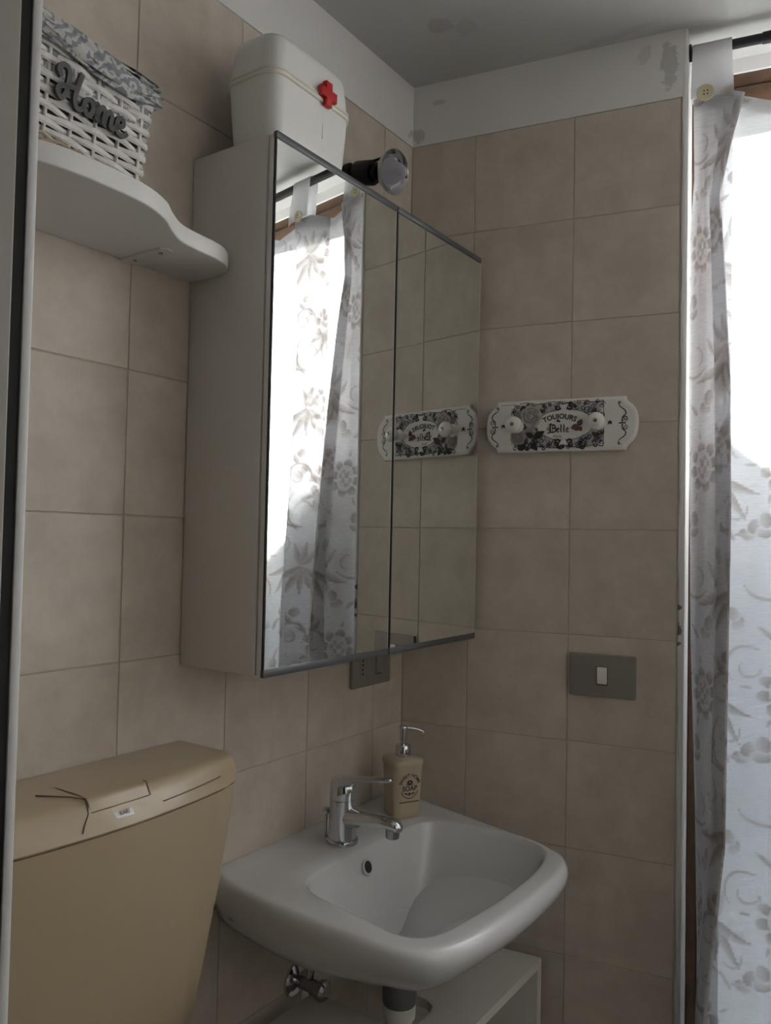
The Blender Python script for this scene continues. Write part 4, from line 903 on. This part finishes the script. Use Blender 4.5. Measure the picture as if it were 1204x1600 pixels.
for i, z in enumerate(zrows):
    L = np.array(catmull(key_line(z), 24)); tt = np.linspace(0, 1, len(L))
    u = np.interp(tpar, tt, L[:, 0]); o = np.interp(tpar, tt, L[:, 1])
    o = o + 0.0016 * np.sin(sv * 70 + z * 3) + 0.0012 * np.sin(sv * 31 - z * 4.3)
    f = (z - 0.03) / 2.17; zz = 0.03 + f * (heading(u, tpar) - 0.03)
    top = np.clip((z - 1.98) / 0.22, 0, 1) ** 2
    o = o * (1 - 0.3 * top) - 0.3 * top * 0.026
    u = np.clip(u, NU0 + 0.003, NU1 - 0.003)
    Vc[i, :, 0], Vc[i, :, 1], Vc[i, :, 2] = u, o, zz; Sz[i] = zz
cw = thing('curtain', 'sheer white curtain with taupe floral print hanging in the window', 'curtain', tuple(TB((1.15, -0.03, 0.03))), ROTB)
def cloth(name, Vg, s2, z2, m, parent):
    r, c = Vg.shape[:2]; P = Vg.reshape(-1, 3)
    W = np.outer(P[:, 0], np.array(EU)) + np.outer(P[:, 1], np.array(EN)); W[:, 2] += P[:, 2]
    inv = np.array(WM[parent.name].inverted()); W = W @ inv[:3, :3].T + inv[:3, 3]
    idx = np.arange(r * c).reshape(r, c); Q = np.stack([idx[:-1, :-1], idx[:-1, 1:], idx[1:, 1:], idx[1:, :-1]], -1).reshape(-1, 4)
    me = bpy.data.meshes.new(name); me.vertices.add(len(W)); me.vertices.foreach_set('co', W.astype(np.float32).ravel())
    me.loops.add(Q.size); me.loops.foreach_set('vertex_index', Q.astype(np.int32).ravel()); me.polygons.add(len(Q))
    me.polygons.foreach_set('loop_start', np.arange(0, Q.size, 4, dtype=np.int32)); me.update(calc_edges=True)
    me.shade_smooth()
    ca = me.color_attributes.new('print', 'FLOAT_COLOR', 'POINT'); C4 = np.ones((len(W), 4), np.float32)
    C4[:, :3] = print_colour(s2.ravel(), z2.ravel()); ca.data.foreach_set('color', C4.ravel())
    me.materials.append(m); o = bpy.data.objects.new(name, me); COL.objects.link(o); o.parent = parent; WM[o.name] = WM[parent.name]; return o
cloth('cloth', Vc, np.tile(sv, (len(zrows), 1)), Sz, M['curtain'], cw)
# double hem along the free edge of the first fold
jf = int(np.argmax(Vc[len(zrows) // 2, :160, 1])); hs = slice(max(0, jf - 11), jf + 1)
Vs_ = Vc[::2, hs].copy(); Vs_[:, :, 1] += 0.0025; Vs_[:, :, 0] += 0.0012
cloth('side_hem', Vs_, np.tile(sv[hs] + 0.13, (Vs_.shape[0], 1)), Sz[::2, hs] + 0.17, M['curtain'], cw)
# heading hem: second layer of cloth along the top edge
hz_rows = np.linspace(2.172, 2.2, 14); Vh = np.zeros((14, NC, 3)); Sh = np.zeros((14, NC))
for i, z in enumerate(hz_rows):
    j = int(np.argmin(np.abs(zrows - z))); Vh[i] = Vc[j]; Vh[i, :, 1] -= 0.003; Sh[i] = Vc[j][:, 2] - 0.11
cloth('hem', Vh, np.tile(sv + 0.07, (14, 1)), Sh, M['curtain'], cw)
# tabs looped over the rod, with buttons
for k, (ta, tb, tcx) in enumerate(((0.5515, 0.6190, 0.5755), (0.765, 0.835, 0.797), (1.00, 1.07, 1.03), (1.23, 1.30, 1.26), (1.46, 1.53, 1.49), (1.67, 1.74, 1.70))):
    path = [(2.196, -0.0075), (2.215, -0.0085), (2.25, -0.012), (2.28, -0.0165)] + [(ROD_Z + 0.0125 * math.sin(a), ROD_O + 0.0125 * math.cos(a)) for a in np.linspace(0.2, PI - 0.2, 10)] + [(2.27, -0.043), (2.24, -0.040), (2.20, -0.036)]
    rows = catmull(path, 4); Vt = np.zeros((len(rows), 14, 3)); St = np.zeros((len(rows), 14)); Ss = np.zeros((len(rows), 14))
    for i, (z, o) in enumerate(rows):
        f = max(0, (2.29 - z) / 0.09)
        for j in range(14):
            q = j / 13; u = ta + (tb - ta) * q + f * (0.006 * q - 0.002)
            Vt[i, j] = (max(u, NU0 + 0.002), o + 0.0015 * math.sin(q * 9 + z * 20) * f, z + (0.004 * math.sin(q * 3.1) - 0.010 * q * q * (z < 2.2)) * f); St[i, j] = 0.185 + 0.01 * q; Ss[i, j] = 0.245 + 0.01 * f
    cloth('tab', Vt, Ss, St, M['tab_cloth'], cw)
    bt = add('button', lathe((tcx, -0.0070, 2.2035), (0, 1, 0), [(0, 0.0150), (0.0015, 0.0158), (0.0030, 0.0150), (0.0032, 0.0115), (0.0022, 0.0100), (0.0022, 0.0)], 28), M['button'], cw, TB, smooth=50, label='cream four-hole button')
    add('button_holes', join(*[lathe((tcx + dx, -0.0049, 2.2035 + dz), (0, 1, 0), [(0, 0.0014), (0.0004, 0.0014)], 8) for dx in (-0.003, 0.003) for dz in (-0.003, 0.003)]), M['ink'], bt, TB)

# ================================================================== shelf unit, waste pipe and valve under the basin
UZ = 0.600
un = thing('shelf_unit', 'low white shelf unit standing under the wash basin', 'shelf unit', (0.17, -0.24, 0))
ux0, ux1, uy0, uy1 = 0.036, 0.303, -0.545, 0.030
cut = [(ux0, -0.310), (0.150, -0.312), (0.205, -0.309), (0.222, -0.298), (0.228, -0.28), (0.228, -0.245), (0.222, -0.226), (0.205, -0.216), (0.150, -0.214), (ux0, -0.214)]
top = [(ux0, uy0), (ux1, uy0), (ux1, uy1 - 0.0002), (ux0, uy1 - 0.0515)]
top = [(ux0, uy1 - 0.045)] + [(x, y) for x, y in reversed(cut)] + [(ux0, uy0), (ux1, uy0), (ux1, uy1)]
def ngon_prism(pts, z0, z1):
    n = len(pts); V = [(x, y, z0) for x, y in pts] + [(x, y, z1) for x, y in pts]
    return V, [tuple(range(n)), tuple(range(n, 2 * n))] + [(i, (i + 1) % n, n + (i + 1) % n, n + i) for i in range(n)]
add('top_board', ngon_prism(top, UZ - 0.016, UZ), M['white_lam'], un)
add('side_panel', ngon_prism([(ux0, uy1 - 0.061), (ux1, uy1 - 0.016), (ux1, uy1), (ux0, uy1 - 0.045)], 0.0, UZ - 0.0165), M['white_lam'], un)
add('side_panel', box(ux0, ux1, uy0, uy0 + 0.016, 0.0, UZ - 0.0165), M['white_lam'], un)
add('middle_board', box(ux0 + 0.12, ux1 - 0.004, uy0 + 0.0165, uy1 - 0.062, 0.30, 0.316), M['white_lam'], un)
add('bottom_board', box(ux0, ux1 - 0.004, uy0 + 0.0165, uy1 - 0.062, 0.04, 0.056), M['white_lam'], un)
wp = thing('waste_pipe', 'white basin waste pipe with grey nut below the bowl', 'pipe', (0.196, -0.294, 0.43))
add('nut', lathe((0.200, -0.294, 0.630), (0, 0, 1), [(0, 0.026), (0.004, 0.0275), (0.030, 0.0275), (0.034, 0.025), (0.060, 0.025)], 28), M['pipe_grey'], wp, smooth=40, label='dark grey collar')
add('pipe', lathe((0.200, -0.294, 0.42), (0, 0, 1), [(0, 0.021), (0.185, 0.021), (0.188, 0.0255), (0.208, 0.0265), (0.211, 0.024)], 28), M['pipe_white'], wp, smooth=40)
add('trap', tube([(0.200, -0.294, 0.43), (0.200, -0.294, 0.38), (0.18, -0.28, 0.355), (0.14, -0.27, 0.36), (0.12, -0.265, 0.39), (0.06, -0.262, 0.40), (0.002, -0.262, 0.40)], 0.018, 16), M['pipe_white'], wp, smooth=60)
vy, vz = -0.318, 0.612
av = thing('angle_valve', 'small chrome angle valve on the wall under the basin', 'valve', (0.0005, vy, vz))
add('escutcheon', lathe((0.0005, vy, vz), (1, 0, 0), [(0, 0.030), (0.004, 0.0295), (0.010, 0.018)], 28), M['chrome'], av, smooth=40)
add('valve_body', lathe((0.008, vy, vz), (1, 0, 0), [(0, 0.010), (0.030, 0.010), (0.032, 0.013), (0.046, 0.013)], 20), M['chrome_dull'], av, smooth=40)
add('handle', lathe((0.052, vy, vz), (1, 0, 0), [(0, 0.009), (0.003, 0.017), (0.014, 0.018), (0.018, 0.012)], 12), M['chrome_dull'], av, smooth=30)
add('hose', tube(catmull([(0.030, vy + 0.006, vz + 0.008), (0.032, vy + 0.014, vz + 0.035), (0.045, vy + 0.016, vz + 0.07), (0.06, vy + 0.012, vz + 0.10)], 5), 0.0055, 10), M['chrome_dull'], av, smooth=60)
